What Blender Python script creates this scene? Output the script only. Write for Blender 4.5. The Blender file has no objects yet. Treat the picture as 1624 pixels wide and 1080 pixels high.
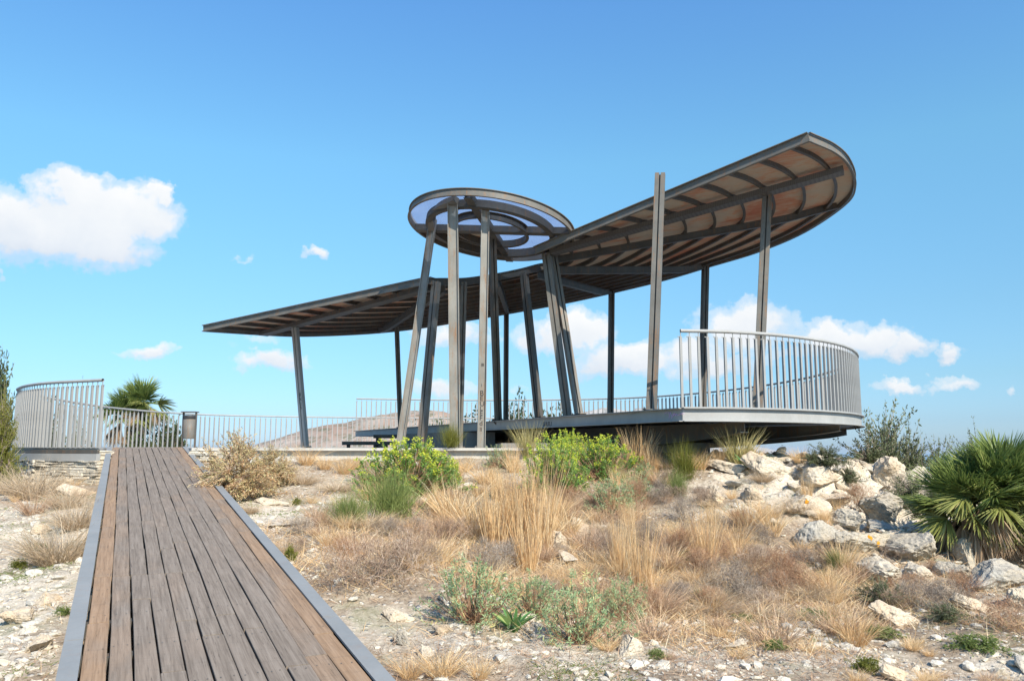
import bpy, math, random
import numpy as np
from mathutils import Vector, noise as mnoise

# ------------------------------------------------------------------ camera
FPX, H0 = 1263.0, 709.0            # focal length and eye level measured on the photograph
PITCH = math.atan((H0 - 540) / FPX)
scene = bpy.context.scene
cam_data = bpy.data.cameras.new('camera')
cam = bpy.data.objects.new('camera', cam_data)
scene.collection.objects.link(cam)
cam.location = (0, 0, 0)
cam.rotation_euler = (math.pi / 2 + PITCH, 0, 0)
cam_data.sensor_fit = 'HORIZONTAL'
cam_data.sensor_width = 36
cam_data.lens = 36 * FPX / 1624
cam_data.clip_start = 0.05
cam_data.clip_end = 60000
scene.camera = cam
scene.view_settings.view_transform = 'Standard'
scene.view_settings.look = 'None'
scene.view_settings.gamma = 1
scene.view_settings.exposure = 0.62
scene.cycles.max_bounces = 6
scene.cycles.diffuse_bounces = 3
scene.cycles.transparent_max_bounces = 12

def ray(px, py):
    u = (px - 812) / FPX; v = (540 - py) / FPX
    cp, sp = math.cos(PITCH), math.sin(PITCH)
    d = np.array([u, cp - v * sp, sp + v * cp])
    return d / d[1]
def at(px, py, Y): return ray(px, py) * Y
def atz(px, Y, z):                  # point in image column px at depth Y and height z
    cp, sp = math.cos(PITCH), math.sin(PITCH)
    return np.array([(px - 812) / FPX * (Y * cp + z * sp), Y, z])

# ------------------------------------------------------------------ light
AZ, EL = math.radians(32), math.radians(40)
sdir = Vector((math.sin(AZ) * math.cos(EL), -math.cos(AZ) * math.cos(EL), math.sin(EL)))
sun_data = bpy.data.lights.new('sun', 'SUN')
sun_data.energy = 4.8
sun_data.angle = math.radians(0.5)
sun_data.color = (1.0, 0.91, 0.77)
sun = bpy.data.objects.new('sun', sun_data)
scene.collection.objects.link(sun)
sun.rotation_euler = sdir.to_track_quat('Z', 'Y').to_euler()

world = bpy.data.worlds.new('World'); scene.world = world; world.use_nodes = True
wt = world.node_tree; wt.nodes.clear()
class NT:
    def __init__(s, t): s.t = t
    def n(s, kind, **kw):
        nd = s.t.nodes.new(kind)
        for k, v in kw.items():
            if k[0] == 'i' and k[1:].isdigit():
                i = int(k[1:])
                if isinstance(v, bpy.types.NodeSocket): s.t.links.new(v, nd.inputs[i])
                else: nd.inputs[i].default_value = v
            elif k.startswith('in_'):
                sk = nd.inputs[k[3:].replace('_', ' ')]
                if isinstance(v, bpy.types.NodeSocket): s.t.links.new(v, sk)
                else: sk.default_value = v
            else: setattr(nd, k, v)
        return nd
    def m(s, op, a, b=0.0, c=0.0, clamp=False):
        nd = s.n('ShaderNodeMath', operation=op, i0=a, i1=b, i2=c); nd.use_clamp = clamp
        return nd.outputs[0]
    def ramp(s, fac, stops, interp='LINEAR'):
        nd = s.n('ShaderNodeValToRGB', i0=fac); r = nd.color_ramp; r.interpolation = interp
        while len(r.elements) > 1: r.elements.remove(r.elements[-1])
        r.elements[0].position = stops[0][0]; r.elements[0].color = (*stops[0][1], 1)
        for p, c in stops[1:]:
            e = r.elements.new(p); e.color = (*c, 1)
        return nd.outputs[0]
    def mix(s, f, a, b, mode='MIX'):
        nd = s.t.nodes.new('ShaderNodeMix'); nd.data_type = 'RGBA'; nd.blend_type = mode
        for sock, v in ((nd.inputs[0], f), (nd.inputs[6], a), (nd.inputs[7], b)):
            if isinstance(v, bpy.types.NodeSocket): s.t.links.new(v, sock)
            else: sock.default_value = v if not isinstance(v, tuple) else (*v, 1)[:4]
        return nd.outputs[2]
    def noise(s, vec, scale, detail=4, rough=0.55, dist=0.0):
        return s.n('ShaderNodeTexNoise', in_Vector=vec, in_Scale=scale, in_Detail=detail, in_Roughness=rough, in_Distortion=dist)
W = NT(wt)
SKY = 0.095
sky = W.n('ShaderNodeTexSky', sky_type='NISHITA')
sky.sun_disc = False; sky.sun_elevation = EL; sky.sun_rotation = math.pi - AZ
sky.altitude = 100; sky.air_density = 1.0; sky.dust_density = 0.6; sky.ozone_density = 1.6
gen = W.n('ShaderNodeTexCoord').outputs['Generated']
sep = W.n('ShaderNodeSeparateXYZ', i0=gen)
zc = sep.outputs[2]
tint = W.ramp(zc, [(0.0, (.31, .44, .70)), (.03, (.27, .39, .60)), (.08, (.29, .42, .53)), (.16, (.34, .50, .56)), (.34, (.45, .72, .73)), (.54, (.43, .73, .92)), (1.0, (.43, .70, .95))])
hs = W.n('ShaderNodeMix', data_type='RGBA', blend_type='MULTIPLY'); hs.inputs[0].default_value = 1.0
wt.links.new(sky.outputs[0], hs.inputs[6]); wt.links.new(tint, hs.inputs[7])
hs2 = W.n('ShaderNodeVectorMath', operation='SCALE', i0=hs.outputs[2]); hs2.inputs['Scale'].default_value = 2.0; hs = hs2
# clouds low over the sea, their light and shade painted into the colour, laid out by compass direction and elevation, broken up with noise
azn = W.m('ARCTAN2', sep.outputs[0], sep.outputs[1])
eln = W.m('ARCSINE', zc)
vec = W.n('ShaderNodeCombineXYZ', i0=azn, i1=eln, i2=0.0).outputs[0]
wn = W.n('ShaderNodeSeparateColor', i0=W.noise(vec, 22, 9, 0.62).outputs[1])
azn = W.m('ADD', azn, W.m('MULTIPLY_ADD', wn.outputs[0], .085, -.0425)); eln = W.m('ADD', eln, W.m('MULTIPLY_ADD', wn.outputs[1], .060, -.030))
nz = W.noise(vec, 14, 6, 0.55)
nz2 = W.noise(vec, 45, 5, 0.6)
warp = W.m('MULTIPLY_ADD', nz.outputs[0], 1.0, -0.5)
warp2 = W.m('MULTIPLY_ADD', nz2.outputs[0], 1.0, -0.5)
edge = W.m('ADD', W.m('MULTIPLY', warp, 2.0), W.m('MULTIPLY', warp2, 1.5))
CL = [  # px, py, rx, ry, strength : centre and half size as seen from the hill
    (40, 362, 115, 54, 1), (135, 350, 100, 54, 1), (215, 340, 70, 42, 1), (110, 300, 55, 34, 1), (150, 388, 90, 34, .95), (262, 312, 26, 16, .9), (-60, 350, 90, 40, 1),
    (498, 402, 22, 13, .75), (365, 410, 36, 9, .42), (240, 560, 42, 13, .85), (430, 573, 50, 17, .95), (410, 540, 55, 14, .5), (5, 435, 16, 12, .5),
    (715, 527, 75, 22, .75), (700, 618, 60, 18, .7), (910, 525, 56, 34, 1), (860, 535, 50, 26, .8), (975, 575, 80, 24, .95), (1180, 518, 72, 36, .95), (1085, 560, 80, 26, .8), (1010, 565, 80, 22, .9), (1130, 575, 100, 18, .75),
    (1310, 535, 60, 24, .9), (1375, 538, 52, 28, .95), (1430, 548, 36, 24, .95), (1493, 558, 24, 16, .9), (1440, 614, 40, 12, .75), (1525, 605, 40, 13, .65), (1618, 618, 16, 10, .6), (1250, 560, 60, 14, .5), (820, 615, 30, 10, .4)]
mask = None; den = None; num = None
for (px, py, rx, ry, st) in CL:
    d = ray(px, py); d = d / np.linalg.norm(d)
    a0 = math.atan2(d[0], d[1]); e0 = math.asin(d[2])
    k = 1 / FPX * (d[1]) ** 1.0
    ra, re = rx * k * 1.25, ry * k * 1.25
    da = W.m('MULTIPLY', W.m('SUBTRACT', azn, a0), 1 / ra)
    de = W.m('MULTIPLY', W.m('SUBTRACT', eln, e0), 1 / re)
    r2 = W.m('ADD', W.m('MULTIPLY', da, da), W.m('MULTIPLY', de, de))
    g = W.m('MULTIPLY', W.m('EXPONENT', W.m('MULTIPLY', r2, -1.1)), st)
    gd = W.m('MULTIPLY', g, de)
    mask = g if mask is None else W.m('MAXIMUM', mask, g)
    den = g if den is None else W.m('ADD', den, g)
    num = gd if num is None else W.m('ADD', num, gd)
rel = W.m('DIVIDE', num, W.m('ADD', den, 0.02))           # height inside the cloud, -1 base .. 1 top
cov = W.m('ADD', mask, W.m('MULTIPLY', edge, W.m('MULTIPLY_ADD', mask, 0.25, 0.18)))
covr = W.ramp(cov, [(0.30, (0, 0, 0)), (0.46, (.45, .45, .45)), (0.74, (1, 1, 1))], 'EASE')
present = W.m('GREATER_THAN', mask, 0.12)
covf = W.m('MULTIPLY', W.n('ShaderNodeSeparateColor', i0=covr).outputs[0], present)
shade = W.m('MULTIPLY_ADD', W.m('ADD', rel, W.m('MULTIPLY', warp, 1.6)), 0.5, 0.62, clamp=True)
ccol = W.ramp(shade, [(0.0, (.62, .70, .82)), (0.4, (.80, .85, .92)), (0.75, (.93, .95, .97)), (1.0, (1.0, 1.0, 1.0))])
bgs = W.n('ShaderNodeBackground', in_Color=hs.outputs[0], in_Strength=SKY)
CLB = 0.66
bgc = W.n('ShaderNodeBackground', in_Color=ccol, in_Strength=CLB)
mx = W.n('ShaderNodeMixShader', i0=W.m('MULTIPLY', covf, 0.97), i1=bgs.outputs[0], i2=bgc.outputs[0])
wo = W.n('ShaderNodeOutputWorld', i0=mx.outputs[0])
world.cycles.sampling_method = 'MANUAL'; world.cycles.sample_map_resolution = 1024
SKYHS = hs

# ------------------------------------------------------------------ helpers
rng = np.random.default_rng(7)
random.seed(7)
C = scene.collection.objects

def tag(o, label=None, cat=None, group=None, kind=None):
    if label: o['label'] = label
    if cat: o['category'] = cat
    if group: o['group'] = group
    if kind: o['kind'] = kind
    return o
def thing(name, label, cat, loc=(0, 0, 0), rz=0.0, group=None):
    o = bpy.data.objects.new(name, None); C.link(o)
    o.location = loc; o.rotation_euler = (0, 0, rz); o.empty_display_size = 0.2
    return tag(o, label, cat, group)

class G:
    """collects triangles/quads, then links them as ONE mesh object"""
    def __init__(s): s.V = []; s.F = []; s.c = []; s.n = 0
    def add(s, verts, faces, val=0.5):
        verts = np.asarray(verts, float).reshape(-1, 3)
        faces = np.asarray(faces, int)
        s.V.append(verts); s.F.append(faces + s.n)
        s.c.append(np.full(len(faces), val) if np.isscalar(val) else np.asarray(val, float))
        s.n += len(verts)
        return s
    def box(s, p0, p1, w, h, up=(0, 0, 1), val=0.5, off=(0, 0)):
        """beam from p0 to p1, w wide (sideways), h high (along up)"""
        p0 = np.array(p0, float); p1 = np.array(p1, float)
        d = p1 - p0; d /= np.linalg.norm(d)
        up = np.array(up, float); sd = np.cross(d, up); sd /= np.linalg.norm(sd); u = np.cross(sd, d)
        q = []
        for p in (p0, p1):
            for a, b in ((-1, -1), (1, -1), (1, 1), (-1, 1)):
                q.append(p + sd * (a * w / 2 + off[0]) + u * (b * h / 2 + off[1]))
        return s.add(q, [(0, 1, 2, 3), (7, 6, 5, 4), (4, 5, 1, 0), (5, 6, 2, 1), (6, 7, 3, 2), (7, 4, 0, 3)], val)
    def sweep(s, path, prof, ups=None, closed=False, val=0.5):
        """profile (side, up) points swept along a path; side = right of travel"""
        path = np.array(path, float); prof = np.array(prof, float); n = len(path); m = len(prof)
        if closed: t = np.roll(path, -1, 0) - np.roll(path, 1, 0)
        else: t = np.gradient(path, axis=0)
        t /= np.linalg.norm(t, axis=1)[:, None]
        if ups is None: ups = np.tile([0, 0, 1.0], (n, 1))
        ups = np.asarray(ups, float)
        if ups.ndim == 1: ups = np.tile(ups, (n, 1))
        sd = np.cross(t, ups); sd /= np.linalg.norm(sd, axis=1)[:, None]
        u = np.cross(sd, t)
        V = path[:, None, :] + sd[:, None, :] * prof[None, :, 0, None] + u[:, None, :] * prof[None, :, 1, None]
        F = []
        for i in range(n if closed else n - 1):
            j = (i + 1) % n
            for k in range(m):
                l = (k + 1) % m
                F.append((i * m + k, i * m + l, j * m + l, j * m + k))
        s.add(V.reshape(-1, 3), F, val)
        if not closed and m == 4:
            s.add(V[0], [(0, 3, 2, 1)], val); s.add(V[-1], [(0, 1, 2, 3)], val)
        return s
    def tube(s, path, r, k=8, closed=False, val=0.5):
        a = np.linspace(0, 2 * np.pi, k, endpoint=False)
        return s.sweep(path, np.c_[np.cos(a) * r, np.sin(a) * r], closed=closed, val=val)
    def build(s, name, mat, parent=None, smooth=False):
        return mesh_obj(name, np.concatenate(s.V), s.F, np.concatenate(s.c), mat, parent, smooth)

def make_mesh(name, V, Fl, c, mat, smooth=False):
    me = bpy.data.meshes.new(name)
    loops = np.concatenate([f.ravel() for f in Fl]); sizes = np.concatenate([np.full(len(f), f.shape[1]) for f in Fl])
    me.vertices.add(len(V)); me.vertices.foreach_set('co', np.asarray(V, np.float32).ravel())
    me.loops.add(len(loops)); me.loops.foreach_set('vertex_index', loops.astype(np.int32))
    me.polygons.add(len(sizes))
    me.polygons.foreach_set('loop_start', np.r_[0, np.cumsum(sizes)[:-1]].astype(np.int32))
    me.polygons.foreach_set('use_smooth', np.full(len(sizes), smooth))
    at_ = me.attributes.new('v', 'FLOAT', 'FACE'); at_.data.foreach_set('value', np.asarray(c, np.float32))
    me.update(calc_edges=True)
    if mat: me.materials.append(mat)
    return me
def mesh_obj(name, V, Fl, c, mat, parent=None, smooth=False):
    o = bpy.data.objects.new(name, make_mesh(name, V, Fl, c, mat, smooth)); C.link(o)
    if parent: o.parent = parent
    return o
def copy_tree(src, parent=None):
    c = src.copy(); C.link(c)
    if parent: c.parent = parent
    for ch in src.children: copy_tree(ch, c)
    return c

# ------------------------------------------------------------------ materials
def mat(name):
    m = bpy.data.materials.new(name); m.use_nodes = True
    t = m.node_tree; t.nodes.clear(); N = NT(t)
    out = N.n('ShaderNodeOutputMaterial')
    return m, N, out
def finish(N, out, shader): N.t.links.new(shader, out.inputs[0])
def pbsdf(N, color, rough=0.6, metal=0.0, normal=None, spec=0.4):
    b = N.n('ShaderNodeBsdfPrincipled')
    for k, v in (('Base Color', color), ('Roughness', rough), ('Metallic', metal), ('Specular IOR Level', spec)):
        if isinstance(v, bpy.types.NodeSocket): N.t.links.new(v, b.inputs[k])
        else: b.inputs[k].default_value = (*v, 1) if isinstance(v, tuple) else v
    if normal is not None: N.t.links.new(normal, b.inputs['Normal'])
    return b.outputs[0]
def bump(N, h, strength=0.3, dist=0.02):
    return N.n('ShaderNodeBump', in_Height=h, in_Strength=strength, in_Distance=dist).outputs[0]
def obj_vec(N): return N.n('ShaderNodeTexCoord').outputs['Object']

def steel(name, a, b, rust=0.25, rough=0.55):
    m, N, out = mat(name)
    v = obj_vec(N)
    n1 = N.noise(v, 2.5, 6, 0.65).outputs[0]; n2 = N.noise(v, 38, 4, 0.7).outputs[0]
    sv = N.n('ShaderNodeMapping', in_Vector=v, in_Scale=(9, 9, 1.2)).outputs[0]
    n3 = N.noise(sv, 1.6, 6, 0.7).outputs[0]
    base = N.mix(N.ramp(n1, [(.3, (0, 0, 0)), (.7, (1, 1, 1))]), a, b)
    base = N.mix(N.m('MULTIPLY', n2, 0.35), base, tuple(x * 1.35 for x in b))
    rf = N.ramp(N.m('MULTIPLY_ADD', n3, 0.7, N.m('MULTIPLY', n2, 0.3)), [(.52, (0, 0, 0)), (.66, (1, 1, 1))])
    rf = N.m('MULTIPLY', N.n('ShaderNodeSeparateColor', i0=rf).outputs[0], rust)
    base = N.mix(rf, base, (.26, .13, .055))
    finish(N, out, pbsdf(N, base, rough, 0.0, bump(N, n2, 0.15, 0.004), 0.25))
    return m
M = {}
M['steel'] = steel('weathered_grey_steel', (.095, .090, .080), (.165, .157, .140), 0.8)
M['steel_dark'] = steel('dark_and_shaded_steel', (.055, .054, .050), (.10, .096, .088), 0.6)  # darker steel; on far posts and canopy ribs it carries their shade
M['steel_pale'] = steel('pale_grey_steel', (.25, .25, .24), (.34, .34, .33), 0.10)
M['steel_blue'] = steel('blue_grey_edge_steel', (.185, .192, .19), (.24, .245, .24), 0.15, 0.6)
M['steel_pale2'] = steel('pale_column_steel', (.165, .158, .14), (.265, .254, .228), 0.85)

M['rail'] = steel('grey_rail_steel', (.22, .22, .215), (.31, .31, .30), 0.12)
def panel_mat():
    m, N, out = mat('rust_stained_roof_sheet'); v = obj_vec(N)
    n1 = N.noise(v, 1.1, 5, 0.6, 0.6).outputs[0]; n2 = N.noise(v, 12, 5, 0.7).outputs[0]
    st = N.noise(N.n('ShaderNodeMapping', in_Vector=v, in_Scale=(2, 14, 2)).outputs[0], 1.5, 5, .7).outputs[0]
    f = N.m('MULTIPLY_ADD', st, 0.5, N.m('MULTIPLY', n1, 0.6))
    c = N.ramp(f, [(.40, (.50, .46, .40)), (.52, (.56, .47, .38)), (.60, (.58, .33, .23)), (.70, (.50, .20, .14))])
    c = N.mix(N.m('MULTIPLY', n2, 0.5), c, (.32, .28, .22))
    d = N.n('ShaderNodeBsdfDiffuse', i0=c); t_ = N.n('ShaderNodeBsdfTranslucent', i0=c)
    mx = N.n('ShaderNodeMixShader', i0=0.38, i1=d.outputs[0], i2=t_.outputs[0])
    finish(N, out, mx.outputs[0]); return m
M['panel'] = panel_mat()
def skin_mat():
    m, N, out = mat('clear_lilac_roof_sheet'); v = obj_vec(N)
    n = N.noise(v, 3, 5, 0.6).outputs[0]
    c = N.ramp(n, [(.3, (.52, .55, .66)), (.7, (.66, .69, .78))])
    t_ = N.n('ShaderNodeBsdfTransparent', i0=(.64, .70, .80, 1)); tl = N.n('ShaderNodeBsdfTranslucent', i0=c)
    gl = N.n('ShaderNodeBsdfGlossy', i0=(.6, .6, .7, 1), in_Roughness=0.25)
    mx = N.n('ShaderNodeMixShader', i0=0.2, i1=t_.outputs[0], i2=tl.outputs[0])
    mx2 = N.n('ShaderNodeMixShader', i0=0.06, i1=mx.outputs[0], i2=gl.outputs[0])
    finish(N, out, mx2.outputs[0]); return m
M['clear'] = skin_mat()
def mesh_mat():
    m, N, out = mat('perforated_gutter_mesh'); v = obj_vec(N)
    vo = N.n('ShaderNodeTexVoronoi', in_Vector=v, in_Scale=80.0); vo.inputs['Randomness'].default_value = 0.15
    f = N.ramp(vo.outputs['Distance'], [(.28, (0, 0, 0)), (.36, (1, 1, 1))])
    c = N.mix(f, (.02, .018, .016), (.12, .11, .10))
    finish(N, out, pbsdf(N, c, 0.6)); return m
M['mesh'] = mesh_mat()
def wood_mat():
    m, N, out = mat('weathered_deck_boards')
    uv = N.n('ShaderNodeAttribute', attribute_name='bc').outputs['Vector']   # (across, along, seed)
    va = N.n('ShaderNodeAttribute', attribute_name='v').outputs['Fac']
    g1 = N.noise(N.n('ShaderNodeMapping', in_Vector=uv, in_Scale=(60, 2.2, 30)).outputs[0], 1.0, 6, 0.65, 0.3).outputs[0]
    g2 = N.noise(N.n('ShaderNodeMapping', in_Vector=uv, in_Scale=(190, 5, 30)).outputs[0], 1.0, 4, 0.7).outputs[0]
    b1 = N.noise(N.n('ShaderNodeMapping', in_Vector=uv, in_Scale=(5, 1.6, 30)).outputs[0], 1.0, 5, 0.6).outputs[0]
    cross = N.noise(N.n('ShaderNodeMapping', in_Vector=uv, in_Scale=(3, 40, 30)).outputs[0], 1.0, 2, 0.5).outputs[0]
    grey = N.ramp(g1, [(.22, (.115, .090, .068)), (.5, (.21, .17, .134)), (.8, (.30, .252, .205))])
    brown = N.ramp(g1, [(.22, (.17, .105, .06)), (.5, (.30, .19, .11)), (.8, (.40, .265, .165))])
    w = N.m('ADD', N.m('MULTIPLY_ADD', b1, 1.5, -0.75), va, clamp=True)
    c = N.mix(w, grey, brown)
    c = N.mix(N.ramp(g2, [(.30, (.75, .75, .75)), (.42, (0, 0, 0))]), c, (.06, .045, .035))
    c = N.mix(N.ramp(cross, [(.60, (0, 0, 0)), (.75, (.22, .22, .22))]), c, (.10, .085, .07))
    c = N.mix(N.ramp(b1, [(.55, (0, 0, 0)), (.8, (.35, .35, .35))]), c, (.27, .24, .21))
    h = N.m('ADD', g1, N.m('MULTIPLY', g2, 0.6))
    finish(N, out, pbsdf(N, c, 0.8, 0, bump(N, h, 0.5, 0.004), 0.25)); return m
M['wood'] = wood_mat()
def concrete_mat(name, a, b):
    m, N, out = mat(name); v = obj_vec(N)
    n1 = N.noise(v, 1.6, 7, .65).outputs[0]; n2 = N.noise(v, 25, 5, .7).outputs[0]
    c = N.mix(N.ramp(n1, [(.35, (0, 0, 0)), (.65, (1, 1, 1))]), a, b)
    c = N.mix(N.m('MULTIPLY', n2, .4), c, tuple(x * .6 for x in a))
    finish(N, out, pbsdf(N, c, .9, 0, bump(N, n2, .3, .01), .2)); return m
M['concrete'] = concrete_mat('pale_concrete', (.42, .40, .36), (.58, .55, .50))
M['concrete_dark'] = concrete_mat('grey_concrete', (.20, .195, .18), (.28, .27, .25))
def stone_mat(name, pale, warm, grey, gs=1.0, dark=0.5):
    m, N, out = mat(name); v = obj_vec(N)
    g = N.n('ShaderNodeNewGeometry').outputs['Position']
    va = N.n('ShaderNodeAttribute', attribute_name='v').outputs['Fac']
    n1 = N.noise(g, 1.7 * gs, 6, .62, .4).outputs[0]; n2 = N.noise(g, 9 * gs, 7, .68).outputs[0]; n3 = N.noise(g, 60, 5, .7).outputs[0]
    c = N.mix(N.ramp(n1, [(.38, (0, 0, 0)), (.62, (1, 1, 1))]), pale, warm)
    c = N.mix(N.ramp(n2, [(.48, (0, 0, 0)), (.66, (dark, dark, dark))]), c, grey)
    cr = N.n('ShaderNodeTexVoronoi', in_Vector=N.n('ShaderNodeVectorMath', i0=g, i1=N.noise(g, 4, 4, .6).outputs[1]).outputs[0], in_Scale=5.0 * gs, feature='DISTANCE_TO_EDGE')
    c = N.mix(N.ramp(cr.outputs['Distance'], [(.0, (.55, .55, .55)), (.03, (0, 0, 0))]), c, (.10, .085, .07))
    pit = N.ramp(n3, [(.28, (.6, .6, .6)), (.40, (0, 0, 0))])
    c = N.mix(pit, c, (.14, .12, .10))
    c = N.mix(1.0, c, N.ramp(va, [(0, (.78, .78, .78)), (1, (1.12, 1.10, 1.06))]), 'MULTIPLY')
    h = N.m('ADD', N.m('MULTIPLY', n2, 1.0), N.m('MULTIPLY', n3, 0.35))
    finish(N, out, pbsdf(N, c, .92, 0, bump(N, h, .8, .03), .15)); return m
M['rock'] = stone_mat('pale_limestone', (.58, .51, .41), (.50, .39, .27), (.27, .25, .22), 1.0, .6)
M['rock_grey'] = stone_mat('grey_weathered_limestone', (.48, .45, .39), (.48, .41, .31), (.24, .23, .21), 1.0, .7)
M['stone'] = stone_mat('loose_limestone', (.70, .66, .58), (.60, .53, .42), (.40, .37, .33), 2.0, .4)
M['lichen'] = concrete_mat('orange_lichen', (.55, .24, .015), (.62, .30, .03))

def ground_mat():
    m, N, out = mat('stony_dry_ground')
    g = N.n('ShaderNodeNewGeometry').outputs['Position']
    n1 = N.noise(g, .55, 6, .6, .5).outputs[0]; n2 = N.noise(g, 3.2, 7, .65).outputs[0]; n3 = N.noise(g, 22, 6, .7).outputs[0]; n4 = N.noise(g, 90, 4, .7).outputs[0]
    soil = N.ramp(n3, [(.3, (.15, .112, .078)), (.5, (.31, .24, .17)), (.7, (.46, .37, .27))])
    pale = N.ramp(n3, [(.3, (.36, .30, .22)), (.5, (.60, .52, .41)), (.7, (.74, .67, .56))])
    pk = N.m('ADD', N.m('MULTIPLY', n1, .6), N.m('MULTIPLY', n2, .5))
    att = N.n('ShaderNodeAttribute', attribute_name='pale').outputs['Fac']
    pf = N.ramp(N.m('ADD', pk, att), [(.545, (0, 0, 0)), (.70, (1, 1, 1))])
    c = N.mix(pf, soil, pale)
    vo = N.n('ShaderNodeTexVoronoi', in_Vector=g, in_Scale=17.0)
    vb = N.ramp(vo.outputs['Distance'], [(.22, (.8, .8, .8)), (.36, (0, 0, 0))])
    sel = N.ramp(N.n('ShaderNodeSeparateColor', i0=vo.outputs['Color']).outputs[0], [(.55, (0, 0, 0)), (.6, (1, 1, 1))])
    peb = N.mix(1.0, vb, sel, 'MULTIPLY')
    c = N.mix(peb, c, (.60, .56, .49))
    gr = N.ramp(N.noise(g, 1.6, 6, .7).outputs[0], [(.53, (0, 0, 0)), (.66, (.6, .6, .6))])
    c = N.mix(gr, c, (.16, .17, .075))
    c = N.mix(N.ramp(n4, [(.3, (.45, .45, .45)), (.45, (0, 0, 0))]), c, (.12, .095, .07))
    far = N.n('ShaderNodeAttribute', attribute_name='far').outputs['Fac']
    c = N.mix(far, c, N.ramp(n2, [(.4, (.10, .10, .06)), (.6, (.30, .26, .19))]))
    h = N.m('ADD', N.m('ADD', n3, N.m('MULTIPLY', n4, .5)), N.n('ShaderNodeSeparateColor', i0=peb).outputs[0])
    finish(N, out, pbsdf(N, c, .95, 0, bump(N, h, .9, .02), .1)); return m
M['ground'] = ground_mat()

def leaf(name, stops, trans=0.3, rough=.6):
    m, N, out = mat(name)
    va = N.n('ShaderNodeAttribute', attribute_name='v').outputs['Fac']
    oi = N.n('ShaderNodeObjectInfo').outputs['Random']
    f = N.m('ADD', va, N.m('MULTIPLY_ADD', oi, .2, -.1), clamp=True)
    c = N.ramp(f, stops)
    if trans <= 0:
        finish(N, out, pbsdf(N, c, .8, spec=.2)); return m
    p = pbsdf(N, c, rough, spec=.25); t_ = N.n('ShaderNodeBsdfTranslucent', i0=c)
    mx = N.n('ShaderNodeMixShader', i0=trans, i1=p, i2=t_.outputs[0])
    finish(N, out, mx.outputs[0]); return m
M['straw'] = leaf('straw_grass', [(0, (.44, .25, .12)), (.35, (.66, .43, .21)), (.7, (.80, .60, .34)), (1, (.86, .74, .52))], .3)
M['straw_g'] = leaf('green_straw_grass', [(0, (.30, .26, .10)), (.5, (.52, .46, .20)), (1, (.72, .62, .38))], .3)
M['tan'] = leaf('tan_grass', [(0, (.32, .23, .14)), (.5, (.55, .42, .28)), (1, (.72, .60, .44))], .25)
M['twig'] = leaf('dead_twigs', [(0, (.16, .10, .07)), (.45, (.34, .24, .17)), (.8, (.48, .37, .28)), (1, (.58, .48, .38))], 0)
M['twig_red'] = leaf('reddish_twigs', [(0, (.20, .10, .055)), (.5, (.37, .21, .12)), (1, (.50, .36, .24))], 0)
M['twig_grey'] = leaf('grey_twigs', [(0, (.13, .10, .075)), (.6, (.30, .245, .195)), (1, (.46, .39, .32))], 0)
M['litter'] = leaf('dry_litter', [(0, (.24, .14, .09)), (.5, (.50, .33, .21)), (1, (.68, .52, .36))], .15)
M['green'] = leaf('bright_spurge_leaves', [(0, (.10, .20, .04)), (.5, (.20, .36, .09)), (1, (.32, .46, .14))], .3)
M['flower'] = leaf('yellow_green_flowers', [(0, (.28, .40, .06)), (.5, (.50, .57, .07)), (1, (.70, .68, .08))], .35)
M['glauc'] = leaf('blue_green_spurge_leaves', [(0, (.14, .22, .09)), (.5, (.28, .40, .20)), (.82, (.42, .50, .28)), (1, (.62, .54, .22))], .25)
M['broom'] = leaf('broom_stems', [(0, (.10, .13, .035)), (.5, (.20, .25, .07)), (1, (.32, .35, .13))], .2)
M['olive'] = leaf('olive_leaves', [(0, (.07, .085, .035)), (.5, (.15, .175, .085)), (1, (.27, .29, .17))], .25)
M['darkleaf'] = leaf('dark_scrub_leaves', [(0, (.03, .045, .02)), (.5, (.075, .10, .045)), (1, (.14, .17, .075))], .2)
M['yleaf'] = leaf('yellow_olive_leaves', [(0, (.09, .10, .015)), (.5, (.17, .18, .03)), (1, (.27, .26, .06))], .3)
M['pinkleaf'] = leaf('beige_green_leaves', [(0, (.42, .24, .12)), (.4, (.58, .40, .22)), (.7, (.52, .47, .24)), (1, (.68, .55, .36))], .3)
M['palm'] = leaf('palm_fronds', [(0, (.09, .12, .035)), (.5, (.18, .24, .065)), (.85, (.30, .36, .10)), (1, (.48, .46, .16))], .3, .4)
M['palm_y'] = leaf('yellowed_palm_fronds', [(0, (.13, .15, .035)), (.5, (.25, .27, .075)), (1, (.42, .38, .17))], .3, .5)
M['palm_d'] = leaf('dead_palm_fronds', [(0, (.18, .10, .06)), (.5, (.38, .26, .16)), (1, (.52, .40, .27))], .2)
M['weed'] = leaf('low_green_weeds', [(0, (.08, .13, .03)), (.5, (.17, .22, .06)), (1, (.30, .32, .12))], .3)
M['agave'] = leaf('agave_leaves', [(0, (.06, .16, .05)), (.6, (.12, .26, .08)), (1, (.30, .36, .12))], .2)
def plain(name, col, rough=.6):
    m, N, out = mat(name); v = obj_vec(N); n = N.noise(v, 14, 5, .65).outputs[0]
    c = N.mix(N.m('MULTIPLY', n, .5), col, tuple(min(1, x * 1.5 + .01) for x in col))
    finish(N, out, pbsdf(N, c, rough)); return m
M['black'] = plain('black_marker', (.015, .015, .017)); M['purple'] = plain('purple_marker', (.60, .38, .66))
M['bin_lid'] = plain('dark_bin_lid', (.03, .03, .032))

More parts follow.
